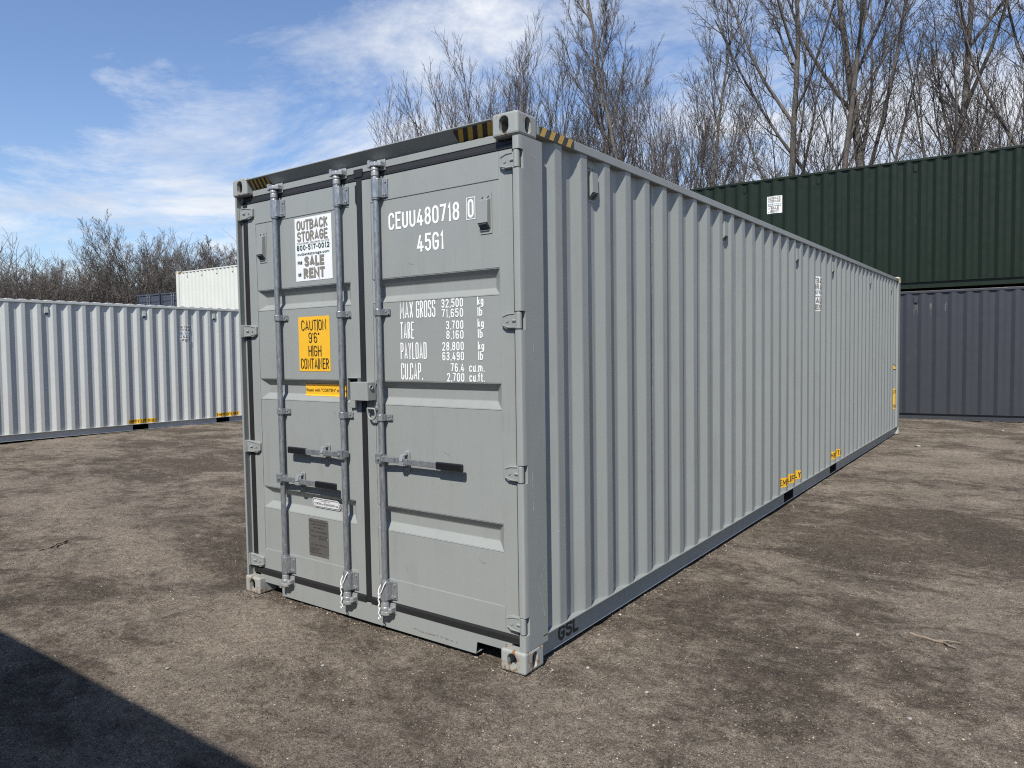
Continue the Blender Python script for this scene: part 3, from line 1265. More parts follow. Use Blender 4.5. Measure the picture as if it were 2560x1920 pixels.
# ---- lock box over the seam
lb = MB()
x0, x1, y0, y1, z0, z1 = 1.178, 1.330, -.020, DY, 1.402, 1.512
t = .005
lb.box(x0, x1, y0, y0+t, z0, z1)
lb.box(x0, x1, y0+t, y1-.0005, z1-t, z1)
lb.box(x0, x0+t, y0+t, y1-.001, z0, z1-t)
lb.box(x1-t, x1, y0+t, y1-.0005, z0, z1-t)
lbo = lb.build('lock_box', M['grey'], main, bevel=.004)
m = MB()
pts = [(x1+.001, .006+.012*math.cos(a), 1.482+.012*math.sin(a)) for a in [i*math.pi/6 for i in range(13)]]
m.tube([(x1+.004, p[1], p[2]) for p in pts], .0035, 8)
m.build('eye_ring', M['grey'], lbo, smooth=True)
m = MB()
m.tube([(1.318, .044, 1.402), (1.322, .040, 1.42), (1.330, .046, 1.512)], .004, 6)
m.build('weld_bead', M['grey'], lbo)
rc = MB()
rc.box(1.1075, 1.1125, .018, DY-.0005, 1.400, 1.538)
rc.box(1.1125, 1.2000, .018, DY-.0005, 1.533, 1.538)
rc.box(1.1125, 1.172, .034, DY-.0005, 1.350, 1.398)
rc.box(1.195, 1.2000, .026, DY-.0005, 1.40, 1.533)
rco = rc.build('lock_receiver', M['grey'], main, bevel=.002)
MB().box(1.1125, 1.195, DY-.003, DY-.0008, 1.40, 1.533).build('receiver_shade_sheet', M['dark'], rco)  # near-black sheet on the door face, standing in for shade inside the receiver
dr_ = MB()
cxr, czr, yr = 1.318, 1.335, .018
pts = [(cxr-.032, yr, czr+.018), (cxr+.030, yr, czr+.018)]
for k in range(11):
    a = -math.pi*k/10
    pts.append((cxr+.033*math.cos(a), yr+.004, czr-.012+.036*math.sin(a)))
pts.append((cxr-.033, yr, czr+.010))
pts.append((cxr-.032, yr, czr+.018))
dr_.tube(pts, .0062, 10)
dr_.box(cxr-.02, cxr+.02, yr+.006, DY-.0005, czr+.006, czr+.020)
dr_.build('pull_ring', M['grey'], main, smooth=True)

# ---- lettering on the right-hand door
def dmap(u, v, off):
    return (u, DY+.004-off, v)


def lettering(par, polys, mat=M['wtext'], off=.002, mp_=dmap, name='lettering', br=()):
    return decal(name, polys, mat, par, mp_, off, br)


lettering(dr, text('CEUU480718', 1.466, 2.403, .100, width=.541, sw=.0135, cw=.46, gap=.10))
lettering(dr, text('0', 2.066, 2.405, .099, width=.041, sw=.0125))
lettering(dr, [(0, p) for p in stroke([(2.058, 2.398), (2.116, 2.398), (2.116, 2.512), (2.058, 2.512)], .0038, True)])
lettering(dr, text('45G1', 1.690, 2.257, .100, width=.202, sw=.0135, cw=.46, gap=.10))
for s_, x, z, w, h in (('MAX', 1.542, 1.884, .106, .098), ('GROSS', 1.671, 1.884, .148, .098), ('TARE', 1.543, 1.766, .107, .098), ('PAYLOAD', 1.541, 1.648, .206, .097), ('CU.CAP.', 1.542, 1.529, .170, .098)):
    lettering(dr, text(s_, x, z, h, width=w, sw=.0076, cw=.42, gap=.10))
for s_, x, z in (('32,500', 1.865, 1.933), ('71,650', 1.866, 1.878), ('3,700', 1.896, 1.812), ('8,160', 1.897, 1.758), ('28,800', 1.865, 1.695), ('63,490', 1.865, 1.640), ('76.4', 1.925, 1.577), ('2,700', 1.896, 1.523)):
    lettering(dr, text(s_, x, z, .048, width=2.021-x, sw=.0066, cw=.5, gap=.17))
for z in (1.937, 1.818, 1.697):
    lettering(dr, text('kg', 2.120, z, .045, width=.043, sw=.0066, cw=.5, gap=.12))
for z in (1.879, 1.761, 1.642):
    lettering(dr, text('lb', 2.121, z, .047, width=.033, sw=.0066, cw=.5, gap=.12))
lettering(dr, text('cu.m.', 2.057, 1.577, .050, width=.104, sw=.0066, cw=.5, gap=.14))
lettering(dr, text('cu.ft.', 2.057, 1.524, .050, width=.104, sw=.0066, cw=.5, gap=.14))

# ---- stickers on the left-hand door
sale_sign(main, .602, 2.160, .361, .407, dmap)
cau = decal('caution_sign', rect(.610, .920, 1.573, 1.928), M['yellow'], main, dmap, .002)
tag(cau, 'yellow caution high container sticker')
for s_, x, z, w in (('CAUTION', .642, 1.838, .246), ("9'6\"", .712, 1.757, .108), ('HIGH', .708, 1.671, .128), ('CONTAINER', .628, 1.589, .278)):
    decal('lettering', text(s_, x, z, .068, width=w, sw=.0068, cw=.46, gap=.10), M['black'], cau, dmap, .004)


def chan(u, v, off):     # follows the middle channel of the door
    zs = [(1.516, 0), (1.476, .036), (1.420, .036), (1.382, 0)]
    d = 0
    for (a, da), (b, db) in zip(zs, zs[1:]):
        if b <= v <= a:
            d = da+(db-da)*(a-v)/(a-b)
    return (u, DY+.004+d-off, v)


rep = decal('repair_sign', [(0, ((.624, 1.4205), (1.060, 1.4205), (1.060, 1.4755), (.624, 1.4755))), (0, ((.624, 1.4115), (1.060, 1.4115), (1.060, 1.4205), (.624, 1.4205))),
                            (0, ((.624, 1.4755), (1.060, 1.4755), (1.060, 1.490), (.624, 1.490)))], M['yellow'], main, chan, .0025)
tag(rep, 'yellow repair notice sticker in the door channel')
decal('lettering', small('Repair with "CORTEN" steel only', .632, 1.050, 1.440, .020, .004), M['black'], rep, chan, .0045)
# rounded white corten label
def rrect(x0, x1, z0, z1, r, n=6):
    pts = []
    for cx, cz, a0 in ((x1-r, z1-r, 0), (x0+r, z1-r, 90), (x0+r, z0+r, 180), (x1-r, z0+r, 270)):
        for k in range(n+1):
            a = R(a0+90*k/n)
            pts.append((cx+r*math.cos(a), cz+r*math.sin(a)))
    return pts


def chan3(u, v, off):
    return (u, DY+.004+.019+(.738-v)/.066*.012-off, v)


cl = decal('corten_label', [(0, rrect(.672, .946, .672, .738, .028))], M['wsign'], main, chan3, .002)
tag(cl, 'white oval corten label with black outline')
ring = stroke(rrect(.679, .939, .679, .731, .023), .003, True)
T = [(0, p) for p in ring]
T += small('IN KIND OF', .760, .850, .7155, .008, .0)
T += small('CORTEN or EQUIVALENT only', .692, .928, .692, .016, .0)
decal('lettering', T, M['black'], cl, chan3, .004)
pl = decal('data_plate', rect(.656, .852, .353, .601), M['plate'], main, dmap, .002)
tag(pl, 'grey engraved data plate')
T = []
rr = random.Random(5)
for s, x0, x1, z in (('APPROVED FOR TRANSPORT', .672, .838, .580), ('UNDER CUSTOMS SEAL', .682, .828, .562), ('NO. 480718', .705, .805, .540), ('TYPE', .668, .712, .514), ('MANUFACTURERS NO.', .730, .842, .514),
                     ('OWNER', .672, .735, .482), ('TIMBER COMPONENT', .752, .842, .486), ('TREATMENT', .752, .842, .470), ('CSC SAFETY APPROVAL', .672, .836, .425),
                     ('DATE MANUFACTURED', .668, .770, .400), ('IDENTIFICATION', .668, .752, .386), ('MAXIMUM GROSS MASS', .668, .782, .372)):
    T += small(s, x0, x1, z, .0085, .0)
decal('engraving', T, M['platetext'], pl, dmap, .004)
for x in (.662, .846):
    for z in (.360, .477, .594):
        MB().cyl((x, DY+.003, z), (x, DY-.001, z), .0042, 8).build('rivet', M['zinc'], pl)

# ---- stickers on the long side
def smap_for(prof, xface):
    return lambda u, v, off: (xface-prof_depth(prof, u)+off, u, v)


def brk(prof):
    return [p[0] for p in prof]


SM = smap_for(PROF, XP)
BR = brk(PROF)


def empty_lift(root, y0, y1, z0, z1, mp_, br):
    s = decal('lift_sign', rect(y0, y1, z0, z1), M['yellow'], root, mp_, .002, [b for b in br if y0 < b < y1])
    hh = z1-z0
    decal('lettering', text('EMPTY LIFT ONLY', y0+.02, z0+hh*.18, hh*.64, width=(y1-y0)-.04, sw=.0105, cw=.46, gap=.12), M['black'], s, mp_, .004, [b for b in br if y0 < b < y1])
    return s


empty_lift(main, 4.68, 5.37, .205, .305, SM, BR)
empty_lift(main, 6.88, 7.50, .205, .305, SM, BR)
sale_sign(main, 5.975, 2.085, .355, .410, SM, [b for b in BR if 5.9 < b < 6.4])
tri = decal('warning_triangle', [(0, ((11.50, 1.205), (11.79, 1.205), (11.645, 1.345)))], M['black'], main, SM, .002, [b for b in BR if 11.4 < b < 11.9])
decal('triangle_fill', [(0, ((11.535, 1.220), (11.755, 1.220), (11.645, 1.322)))], M['yellow'], tri, SM, .004, [b for b in BR if 11.4 < b < 11.9])
cau2 = decal('caution_sign', rect(11.55, 11.85, .495, .865), M['yellow'], main, SM, .002, [b for b in BR if 11.4 < b < 11.9])
for T in (text('CAUTION', 11.57, .775, .060, width=.26, sw=.009, cw=.42, gap=.10), text('CONTAINER', 11.565, .515, .060, width=.27, sw=.009, cw=.40, gap=.10)):
    decal('lettering', T, M['black'], cau2, SM, .004, [b for b in BR if 11.4 < b < 11.9])

# hand-painted letters on the bottom rail web
def rmap(u, v, off):
    return (W-.046+off, u, v)


decal('painted_letters', text('GSL', .39, .040, .088, width=.22, sw=.018, cw=.55, gap=.05), M['paintblack'], main, rmap, .002)

# scrapes in the paint of the corner post and the first ribs
def pmap(u, v, off):
    return (W-.003+off, u, v)


rr = random.Random(11)


def scrape(pts, sw, mapf, par=main, br=(), mat=None):
    q = []
    for (a, b), (c, d) in zip(pts, pts[1:]):
        for k in range(4):
            t = k/4
            q.append((a+(c-a)*t+rr.uniform(-.0012, .0012), b+(d-b)*t+rr.uniform(-.002, .002)))
    q.append(pts[-1])
    polys = []
    for i, p in enumerate(stroke(q, sw, False)):
        k = rr.uniform(.25, 1.0)
        cx = sum(v[0] for v in p)/4
        polys.append((0, tuple((cx+(v[0]-cx)*k, v[1]) for v in p)))
    decal('paint_scrape', polys, mat or M['chip'], par, mapf, .0012, br)


scrape([(.205, .535), (.185, .515), (.150, .470), (.142, .430), (.152, .380), (.175, .340), (.183, .300), (.190, .262)], .005, pmap)
scrape([(.085, 1.680), (.088, 1.640), (.080, 1.615)], .004, pmap)
scrape([(.120, 1.72), (.118, 1.69), (.122, 1.655), (.115, 1.62)], .005, pmap)
scrape([(.092, 1.060), (.095, 1.030), (.088, 1.000), (.097, .965), (.095, .90), (.100, .85)], .006, pmap)
scrape([(.070, 1.03), (.074, 1.00)], .004, pmap)
scrape([(.110, 2.690), (.150, 2.684)], .003, pmap)
scrape([(.352, .690), (.365, .680), (.372, .640)], .004, SM, main, BR)
scrape([(.365, .690), (.40, .700), (.425, .712)], .004, SM, main, BR)


for pts, sw in (([(1.29, .842), (1.30, .815), (1.293, .79)], .004), ([(1.86, 1.12), (1.90, 1.112)], .003), ([(.58, .915), (.585, .885)], .003),
                ([(2.10, .55), (2.13, .535), (2.15, .54)], .003), ([(1.55, .42), (1.552, .395)], .003), ([(.93, 1.32), (.95, 1.30)], .003), ([(1.62, 2.20), (1.66, 2.19)], .0025)):
    scrape(pts, sw, dmap, main, (), M['scuff'])
scrape([(1.60, .060), (1.68, .052), (1.80, .056), (1.95, .048)], .006, lambda u, v, off: (u, .0495-off, v), main, (), M['scuff'])

# ================================================================== OTHER CONTAINERS
def frame4(P, d3, hint_up=Vector((0, 0, 1))):
    """matrix of a container whose right-hand side (x = W) runs through P along d3 (local +y)"""
    d = Vector(d3).normalized()
    n = d.cross(hint_up).normalized()       # local +x, out of the visible side
    u = n.cross(d).normalized()
    O = Vector(P)-n*W
    return Matrix(((n.x, d.x, u.x, O.x), (n.y, d.y, u.y, O.y), (n.z, d.z, u.z, O.z), (0, 0, 0, 1)))


def side_container(name, mat4, paintm, H=2.896, L=12.192, first=.362, period=.2866, pockets=POCK, vents=VENTS, sign=None, lift=None, castm=None, crest=.005):
    root = empty(name, mat4)
    castings(root, L, H, lambda a, b, c: castm or paintm)
    for x0, x1 in ((.003, .07), (W-.07, W-.003)):
        for y0, y1 in ((.008, .215), (L-.215, L-.008)):
            plain_post(root, x0, x1, y0, y1, H, paintm)
    top_bottom_rails(root, L, H, paintm, pockets)
    o, prof = corrugated(root, L, H, first, period, XP, 1, paintm)
    corrugated(root, L, H, first, period, .011, -1, paintm)
    roof(root, L, H, paintm, .24, crest)
    box_ends(root, L, H, paintm)
    MB().box(.075, W-.075, .03, .07, .02, H-.03).build('end_wall', paintm, root)
    floor_panel(root, L, paintm)
    if vents:
        side_vents(root, prof, paintm, XP, H, vents)
    sm, br = smap_for(prof, XP), brk(prof)
    if sign:
        sale_sign(root, sign[0], sign[1], .355, .415, sm, [b for b in br if sign[0]-.1 < b < sign[0]+.5], detail=False)
    for y0, y1, z0, z1 in (lift or ()):
        empty_lift(root, y0, y1, z0, z1, sm, br)
    return root


# light grey container on the left
A = np.array([-12.04, 2.61, -.026])
B = np.array([-12.008, 7.884, -.070])
dv = (B-A)/np.linalg.norm(B-A)
y0 = A-dv*(2.61-.39)
lg = side_container('shipping_container', frame4(y0, dv), M['light'], first=.372, period=.2885, crest=.022,
                    sign=(5.99, 2.02), lift=((4.73, 5.39, .170, .268), (6.90, 7.535, .170, .268)))
tag(lg, 'light grey corrugated container lying along the left edge of the yard', 'container')

# slate blue container on the right with the green one on top of it
Pb = np.array([2.036, 15.313, -.036])
db = np.array([math.cos(R(6.3)), math.sin(R(6.3)), 0])
bl = side_container('shipping_container', frame4(Pb-db*8.9, db), M['blue'], first=.362+.02, period=.2866)
tag(bl, 'slate blue container on the ground under the dark green one', 'container')
pf = profile_breaks(.382, .2866, .215, 12.192-.215)
smb = smap_for(pf, XP)
for (ya, yb, za, zb) in ((9.115, 9.185, 2.77, 2.28), (9.40, 9.46, 2.66, 2.30), (9.69, 9.745, 2.58, 2.38)):
    for k in range(5):
        u = rr.uniform(ya, yb)
        z1 = rr.uniform(za-.12, za)
        z0 = rr.uniform(zb, zb+.25)
        scrape([(u, z1), (u+rr.uniform(-.01, .01), (z1+z0)/2), (u+rr.uniform(-.012, .012), z0)], .008, smb, bl, [p[0] for p in pf if ya-.1 < p[0] < yb+.1], M['scuff'])
Pg = np.array([1.994, 15.41, 2.872])
dg_ = np.array([math.cos(R(3.0)), math.sin(R(3.0)), 0])
gr = side_container('shipping_container', frame4(Pg-dg_*8.9, dg_), M['green'], first=.362+.02, period=.2866, sign=(5.965, 2.015))
tag(gr, 'dark green container stacked on top of the slate blue one', 'container')

# white containers, one on the other, far behind the light grey one
Pw = np.array([-27.6, 15.15, -.05])
dw = np.array([math.cos(R(2.0)), math.sin(R(2.0)), 0])
w1 = side_container('shipping_container', frame4(Pw, dw), M['white'], H=2.896, vents=())
tag(w1, 'lower white container of the far white stack, mostly hidden', 'container')
w2 = side_container('shipping_container', frame4(Pw+np.array([0, 0, 2.896]), dw), M['white'], H=2.591, first=.40, period=.278, vents=[.80, 1.91, 3.03, 4.14, 5.30])
tag(w2, 'white container on top of the far stack above the light grey one', 'container')


def wmap(u, v, off):
    return (W-.003+off, u, v)


stripes(w2, wmap, .202, .52, 2.591-.087, 2.591-.038, 3, .030)


def door_end_container(name, mat4, paintm, H=2.896, L=6.058):
    """container seen at its door end (local -y)"""
    root = empty(name, mat4)
    castings(root, L, H, lambda a, b, c: paintm, simple=True)
    for x0, x1 in ((.003, .06), (W-.06, W-.003)):
        plain_post(root, x0, x1, .012, .215, H, paintm)
        plain_post(root, x0, x1, L-.215, L-.008, H, paintm)
    top_bottom_rails(root, L, H, paintm)
    corrugated(root, L, H, .36, .278, XP, 1, paintm)
    corrugated(root, L, H, .36, .278, .011, -1, paintm)
    roof(root, L, H, paintm)
    box_ends(root, L, H, paintm)
    MB().box(.1625, W-.1625, .0, .08, H-.12, H-.02).build('door_header', paintm, root)
    MB().box(.1625, W-.1625, .05, .08, .02, .14).build('door_sill', paintm, root)
    for x0, x1 in ((.07, 1.205), (1.233, W-.07)):
        d = MB()
        zt, zb = H-.15, .17
        px0, px1 = x0+.10, x1-.10
        d.box(x0, px0, .05, .09, zb, zt)
        d.box(px1, x1, .05, .09, zb, zt)
        d.box(px0, px1, .05, .09, zt-.14, zt)
        d.box(px0, px1, .05, .09, zb, zb+.14)
        do = d.build('door', paintm, root)
        z = zt-.14
        p = MB()
        cuts = [z]
        for c in (.30, .90, 1.50, 2.05):
            zc = z-c
            cuts += [zc+.06, zc+.03, zc-.03, zc-.06]
        cuts.append(zb+.14)
        v, f = [], []
        for i, c in enumerate(cuts):
            dep = .056+(.036 if (i-1) % 4 in (1, 2) and 0 < i < len(cuts)-1 else 0)
            v += [(px0, dep, c), (px1, dep, c)]
        for i in range(len(cuts)-1):
            f.append((2*i, 2*i+1, 2*i+3, 2*i+2))
        p.add(v, f).build('door_panel', paintm, do)
        MB().box(x0-.012 if x0 < 1 else x0-.014, x0-.001, .052, .08, zb, zt).build('door_gasket', M['rubber'], do)
    for x in (1.10, 1.34):
        rd = MB().cyl((x, .01, .10), (x, .01, H-.06), .02, 12).build('lock_rod', M['galv'], root)
        MB().box(x-.03, x+.07, -.01, .05, H-.27, H-.16).build('bearing_bracket', M['galv'], rd)
        MB().box(x-.03, x+.03, -.02, .05, H-.10, H-.05).build('cam', M['galv'], rd)
    return root


ang = R(5.4)
cx_, sx_ = math.cos(ang), math.sin(ang)
Pn = np.array([-45.2, 22.3, -.1])
for i in range(2):
    for k in range(2):
        ox = Pn+np.array([cx_, sx_, 0])*(2.60*i)+np.array([0, 0, 2.896*k])
        o = door_end_container('shipping_container', Matrix(((cx_, -sx_, 0, ox[0]), (sx_, cx_, 0, ox[1]), (0, 0, 1, ox[2]), (0, 0, 0, 1))), M['navy'])
        tag(o, [['lower navy container of the far left navy stack, hidden behind light grey container', 'navy container on top of the left far stack, doors facing the yard'],
                ['lower navy container beside the far white stack, hidden behind light grey container', 'navy container on top of the stack next to the white containers']][i][k], 'container')

# container behind the photographer whose roof edge throws the shadow at the lower left
sh = side_container('shipping_container', frame4((-9.0, -3.73, 0.0), (-1, 0, 0)), M['light'], vents=())
sh.matrix_world = frame4((3.15, -3.73, 0.0), (-1, 0, 0))
tag(sh, 'container outside the frame whose shadow falls across the lower left ground', 'container')


# ================================================================== GROUND
def vnoise(x, y, seed):
    """smooth value noise on numpy arrays"""
    xi, yi = np.floor(x).astype(np.int64), np.floor(y).astype(np.int64)
    xf, yf = x-xi, y-yi
    u, v = xf*xf*(3-2*xf), yf*yf*(3-2*yf)

    def h(a, b):
        n = (a*374761393+b*668265263+seed*982451653) & 0x7fffffff
        n = ((n ^ (n >> 13))*1274126177) & 0x7fffffff
        return ((n ^ (n >> 16)) & 0xffff)/65535.0
    return (h(xi, yi)*(1-u)+h(xi+1, yi)*u)*(1-v)+(h(xi, yi+1)*(1-u)+h(xi+1, yi+1)*u)*v


def ground_z(x, y):
    x, y = np.asarray(x, float), np.asarray(y, float)
    z = (vnoise(x*.45, y*.45, 1)-.5)*.030
    z += (vnoise(x*1.7, y*1.7, 2)-.5)*.022
    z += (vnoise(x*5.5, y*5.5, 3)-.5)*.020
    z += (vnoise(x*14, y*14, 4)-.5)*.014
    z += (vnoise(x*31, y*31, 6)-.5)*.008
    # wheel ruts curving across the near right
    rut = np.abs(vnoise(x*.22+7, y*.22, 9)-.5)
    z -= .012*np.exp(-(rut/.018)**2)
    far = np.clip((np.hypot(x-1.2, (y-6)*.35)-2.5)/8, 0, 1)
    z -= .012+.032*far
    # scooped a little under the main container's sill and rails, firm at its castings
    dx = np.maximum(np.maximum(-x, x-2.438), 0)
    dy = np.maximum(np.maximum(-y, y-12.192), 0)
    inside = np.exp(-(np.hypot(dx, dy)/.5)**2)
    z = z*(1-.6*inside)-.006*inside
    return z


def axis(c, near, step, grow, end):
    p = [0.0]
    st = step
    while p[-1] < end:
        if p[-1] > near:
            st *= grow
        p.append(p[-1]+st)
    a = np.array(p)
    return np.concatenate([c-a[:0:-1], c+a])


gx = axis(2.0, 2.8, .034, 1.036, 900)
gy = axis(0.2, 2.0, .034, 1.036, 900)
XX, YY = np.meshgrid(gx, gy, indexing='ij')
ZZ = ground_z(XX, YY)
ZZ += np.clip((np.hypot(XX, YY)-60)/400, 0, 1)*0.0
nx_, ny_ = XX.shape
co = np.stack([XX, YY, ZZ], -1).reshape(-1, 3)
ii = np.arange(nx_*ny_).reshape(nx_, ny_)
qd = np.stack([ii[:-1, :-1], ii[1:, :-1], ii[1:, 1:], ii[:-1, 1:]], -1).reshape(-1, 4)


def np_mesh(name, co, faces, k, mat, smooth=True):
    me = bpy.data.meshes.new(name)
    me.vertices.add(len(co))
    me.vertices.foreach_set('co', np.ascontiguousarray(co, np.float32).ravel())
    nf = len(faces)
    me.loops.add(nf*k)
    me.loops.foreach_set('vertex_index', np.ascontiguousarray(faces, np.int32).ravel())
    me.polygons.add(nf)
    me.polygons.foreach_set('loop_start', np.arange(0, nf*k, k, dtype=np.int32))
    me.polygons.foreach_set('loop_total', np.full(nf, k, np.int32))
    if smooth:
        me.polygons.foreach_set('use_smooth', np.ones(nf, bool))
    me.update(calc_edges=True)
    me.validate()
    me.materials.append(mat)
    return me


def ground_material():
    m, nt, N, L, P = new_mat('packed_dirt_and_gravel')
    t = N.new('ShaderNodeTexCoord').outputs['Object']
    big = nz(N, L, mapping(N, L, t, (1, 1.4, 1), rot=(0, 0, R(-25))), .62, 6, .62, .4)
    mid = nz(N, L, mapping(N, L, t, (1, 1.25, 1), rot=(0, 0, R(20))), 3.4, 8, .72, .5)
    fine = nz(N, L, t, 21, 7, .74)
    crumb = nz(N, L, t, 78, 5, .75)
    grit = nz(N, L, t, 210, 3, .70)

    def madd(a, k, b):
        n = N.new('ShaderNodeMath')
        n.operation = 'MULTIPLY_ADD'
        L.new(a, n.inputs[0])
        n.inputs[1].default_value = k
        if b is None:
            n.inputs[2].default_value = 0.0
        else:
            L.new(b, n.inputs[2])
        return n.outputs[0]
    # pale sandy skin lying in ragged patches over darker, damper dirt
    pa = nz(N, L, mapping(N, L, t, (1, 1.5, 1), rot=(0, 0, R(-25))), 1.05, 13, .74, .6)
    pb = nz(N, L, mapping(N, L, t, (1, 1.2, 1), rot=(0, 0, R(30))), 5.5, 11, .78, .3)
    wide = nz(N, L, mapping(N, L, t, (1, 1.7, 1), rot=(0, 0, R(-10))), .23, 3, .5)
    patch = madd(wide, .30, madd(big, .16, madd(pb, .30, madd(pa, .46, None))))
    patch = madd(patch, .82, None)
    dark = mixc(N, L, rampn(N, L, fine, [(.35, (0, 0, 0)), (.65, (1, 1, 1))]), (.052, .042, .032), (.116, .094, .072))
    pale = mixc(N, L, rampn(N, L, fine, [(.35, (0, 0, 0)), (.65, (1, 1, 1))]), (.124, .103, .081), (.240, .204, .164))
    c = mixc(N, L, rampn(N, L, patch, [(.472, (0, 0, 0)), (.532, (1, 1, 1))]), dark, pale)
    c = mixc(N, L, 1.0, c, rampn(N, L, big, [(.30, (.74, .74, .74)), (.70, (1.22, 1.21, 1.19))]), 'MULTIPLY')
    g = rampn(N, L, grit, [(.34, (.40, .40, .40)), (.50, (1, 1, 1)), (.66, (1.6, 1.58, 1.54))])
    c = mixc(N, L, 1.0, c, g, 'MULTIPLY')
    g2 = rampn(N, L, crumb, [(.33, (.45, .45, .45)), (.50, (1, 1, 1)), (.66, (1.45, 1.44, 1.42))])
    c = mixc(N, L, 1.0, c, g2, 'MULTIPLY')
    vo = N.new('ShaderNodeTexVoronoi')
    vo.inputs['Scale'].default_value = 62
    L.new(t, vo.inputs['Vector'])
    sepc = N.new('ShaderNodeSeparateColor')
    L.new(vo.outputs['Color'], sepc.inputs[0])
    peb = N.new('ShaderNodeMath')
    peb.operation = 'MULTIPLY'
    L.new(rampn(N, L, sepc.outputs[0], [(.90, (0, 0, 0)), (.93, (1, 1, 1))]), peb.inputs[0])
    L.new(rampn(N, L, vo.outputs['Distance'], [(.25, (1, 1, 1)), (.42, (0, 0, 0))]), peb.inputs[1])
    c = mixc(N, L, peb.outputs[0], c, mixc(N, L, sepc.outputs[1], (.09, .08, .07), (.27, .25, .22)))
    L.new(c, P.inputs['Base Color'])
    P.inputs['Roughness'].default_value = .93
    P.inputs['Specular IOR Level'].default_value = .2
    b1 = bump(N, L, mid, .6, .030)
    b2 = bump(N, L, fine, .9, .022, b1)
    bc = bump(N, L, crumb, 1.0, .012, b2)
    b3 = bump(N, L, grit, .8, .004, bc)
    b4 = bump(N, L, peb.outputs[0], .5, .004, b3)
    L.new(b4, P.inputs['Normal'])
    return m


gm = ground_material()
go = bpy.data.objects.new('ground', np_mesh('ground', co, qd, 4, gm))
COL.objects.link(go)
tag(go, 'packed brown dirt and gravel of the yard', kind='structure')

# ---- loose gravel, scattered in front of the camera
rng = np.random.default_rng(4)


def rock_template(seed, sub):
    bm = bmesh.new()
    bmesh.ops.create_icosphere(bm, subdivisions=sub, radius=1.0)
    r = np.random.default_rng(seed)
    v = np.array([x.co[:] for x in bm.verts])
    f = np.array([[q.index for q in p.verts] for p in bm.faces])
    bm.free()
    for _ in range(5):
        n = r.normal(size=3)
        n /= np.linalg.norm(n)
        d = v@n
        k = r.uniform(.35, .75)
        v = v-np.outer(np.maximum(d-k, 0), n)*.95
    v *= 1+r.normal(size=(len(v), 1))*.07
    v *= np.array([1, r.uniform(.6, .95), r.uniform(.4, .65)])
    return v, f


def scatter(n, smin, smax, power, rmin, rmax, sub, seed, halfw=.80, lines=None):
    r = np.random.default_rng(seed)
    u = r.random(n)
    dist = rmin*(rmax/rmin)**u
    ang = (r.random(n)-.5)*2*halfw+YAW
    x, y = CAM[0]+np.sin(ang)*dist, CAM[1]+np.cos(ang)*dist
    # keep out of the containers, gather in loose patches
    keep = ~((x > .0) & (x < 2.45) & (y > .03) & (y < 12.2)) & (x > -11.9)
    pch = vnoise(x*1.4, y*1.4, 31)*.6+vnoise(x*5, y*5, 32)*.4
    keep &= r.random(n) < np.clip((pch-.28)*2.6, .08, 1)
    if lines is not None:
        k = r.integers(0, len(lines), n)
        P_ = np.array(lines)[k]
        tt = r.random(n)[:, None]
        q_ = P_[:, :2]*(1-tt)+P_[:, 2:]*tt+r.normal(size=(n, 2))*np.array([.035, .035])
        x, y = q_[:, 0], q_[:, 1]
        keep = np.ones(n, bool)
    x, y = x[keep], y[keep]
    m = len(x)
    size = smin*(smax/smin)**(r.random(m)**power)
    z = ground_z(x, y)
    vs, fs, base = [], [], 0
    T_ = [rock_template(seed*10+i, sub) for i in range(6)]
    which = r.integers(0, 6, m)
    for k in range(6):
        idx = np.nonzero(which == k)[0]
        if not len(idx):
            continue
        v, f = T_[k]
        a = r.random(len(idx))*2*np.pi
        ca, sa = np.cos(a), np.sin(a)
        q = np.empty((len(idx), len(v), 3))
        s_ = size[idx][:, None]
        q[:, :, 0] = (v[:, 0]*ca[:, None]-v[:, 1]*sa[:, None])*s_+x[idx][:, None]
        q[:, :, 1] = (v[:, 0]*sa[:, None]+v[:, 1]*ca[:, None])*s_+y[idx][:, None]
        q[:, :, 2] = v[:, 2]*s_+z[idx][:, None]+s_*.12
        ff = f[None]+(np.arange(len(idx))*len(v))[:, None, None]+base
        vs.append(q.reshape(-1, 3))
        fs.append(ff.reshape(-1, 3))
        base += len(idx)*len(v)
    return np.concatenate(vs), np.concatenate(fs)


def stone_material(name, lo, hi):
    m, nt, N, L, P = new_mat(name)
    g = N.new('ShaderNodeNewGeometry')
    t = N.new('ShaderNodeTexCoord').outputs['Object']
    c = rampn(N, L, g.outputs['Random Per Island'], [(0, lo), (.55, tuple((a+b)/2*.8 for a, b in zip(lo, hi))), (.95, hi), (1, tuple(min(.6, h*2.4) for h in hi))])
    c = mixc(N, L, rampn(N, L, nz(N, L, t, 160, 4), [(.3, (.7,)*3), (.7, (1.15,)*3)]), (0, 0, 0), c)
    L.new(c, P.inputs['Base Color'])
    P.inputs['Roughness'].default_value = .9
    return m


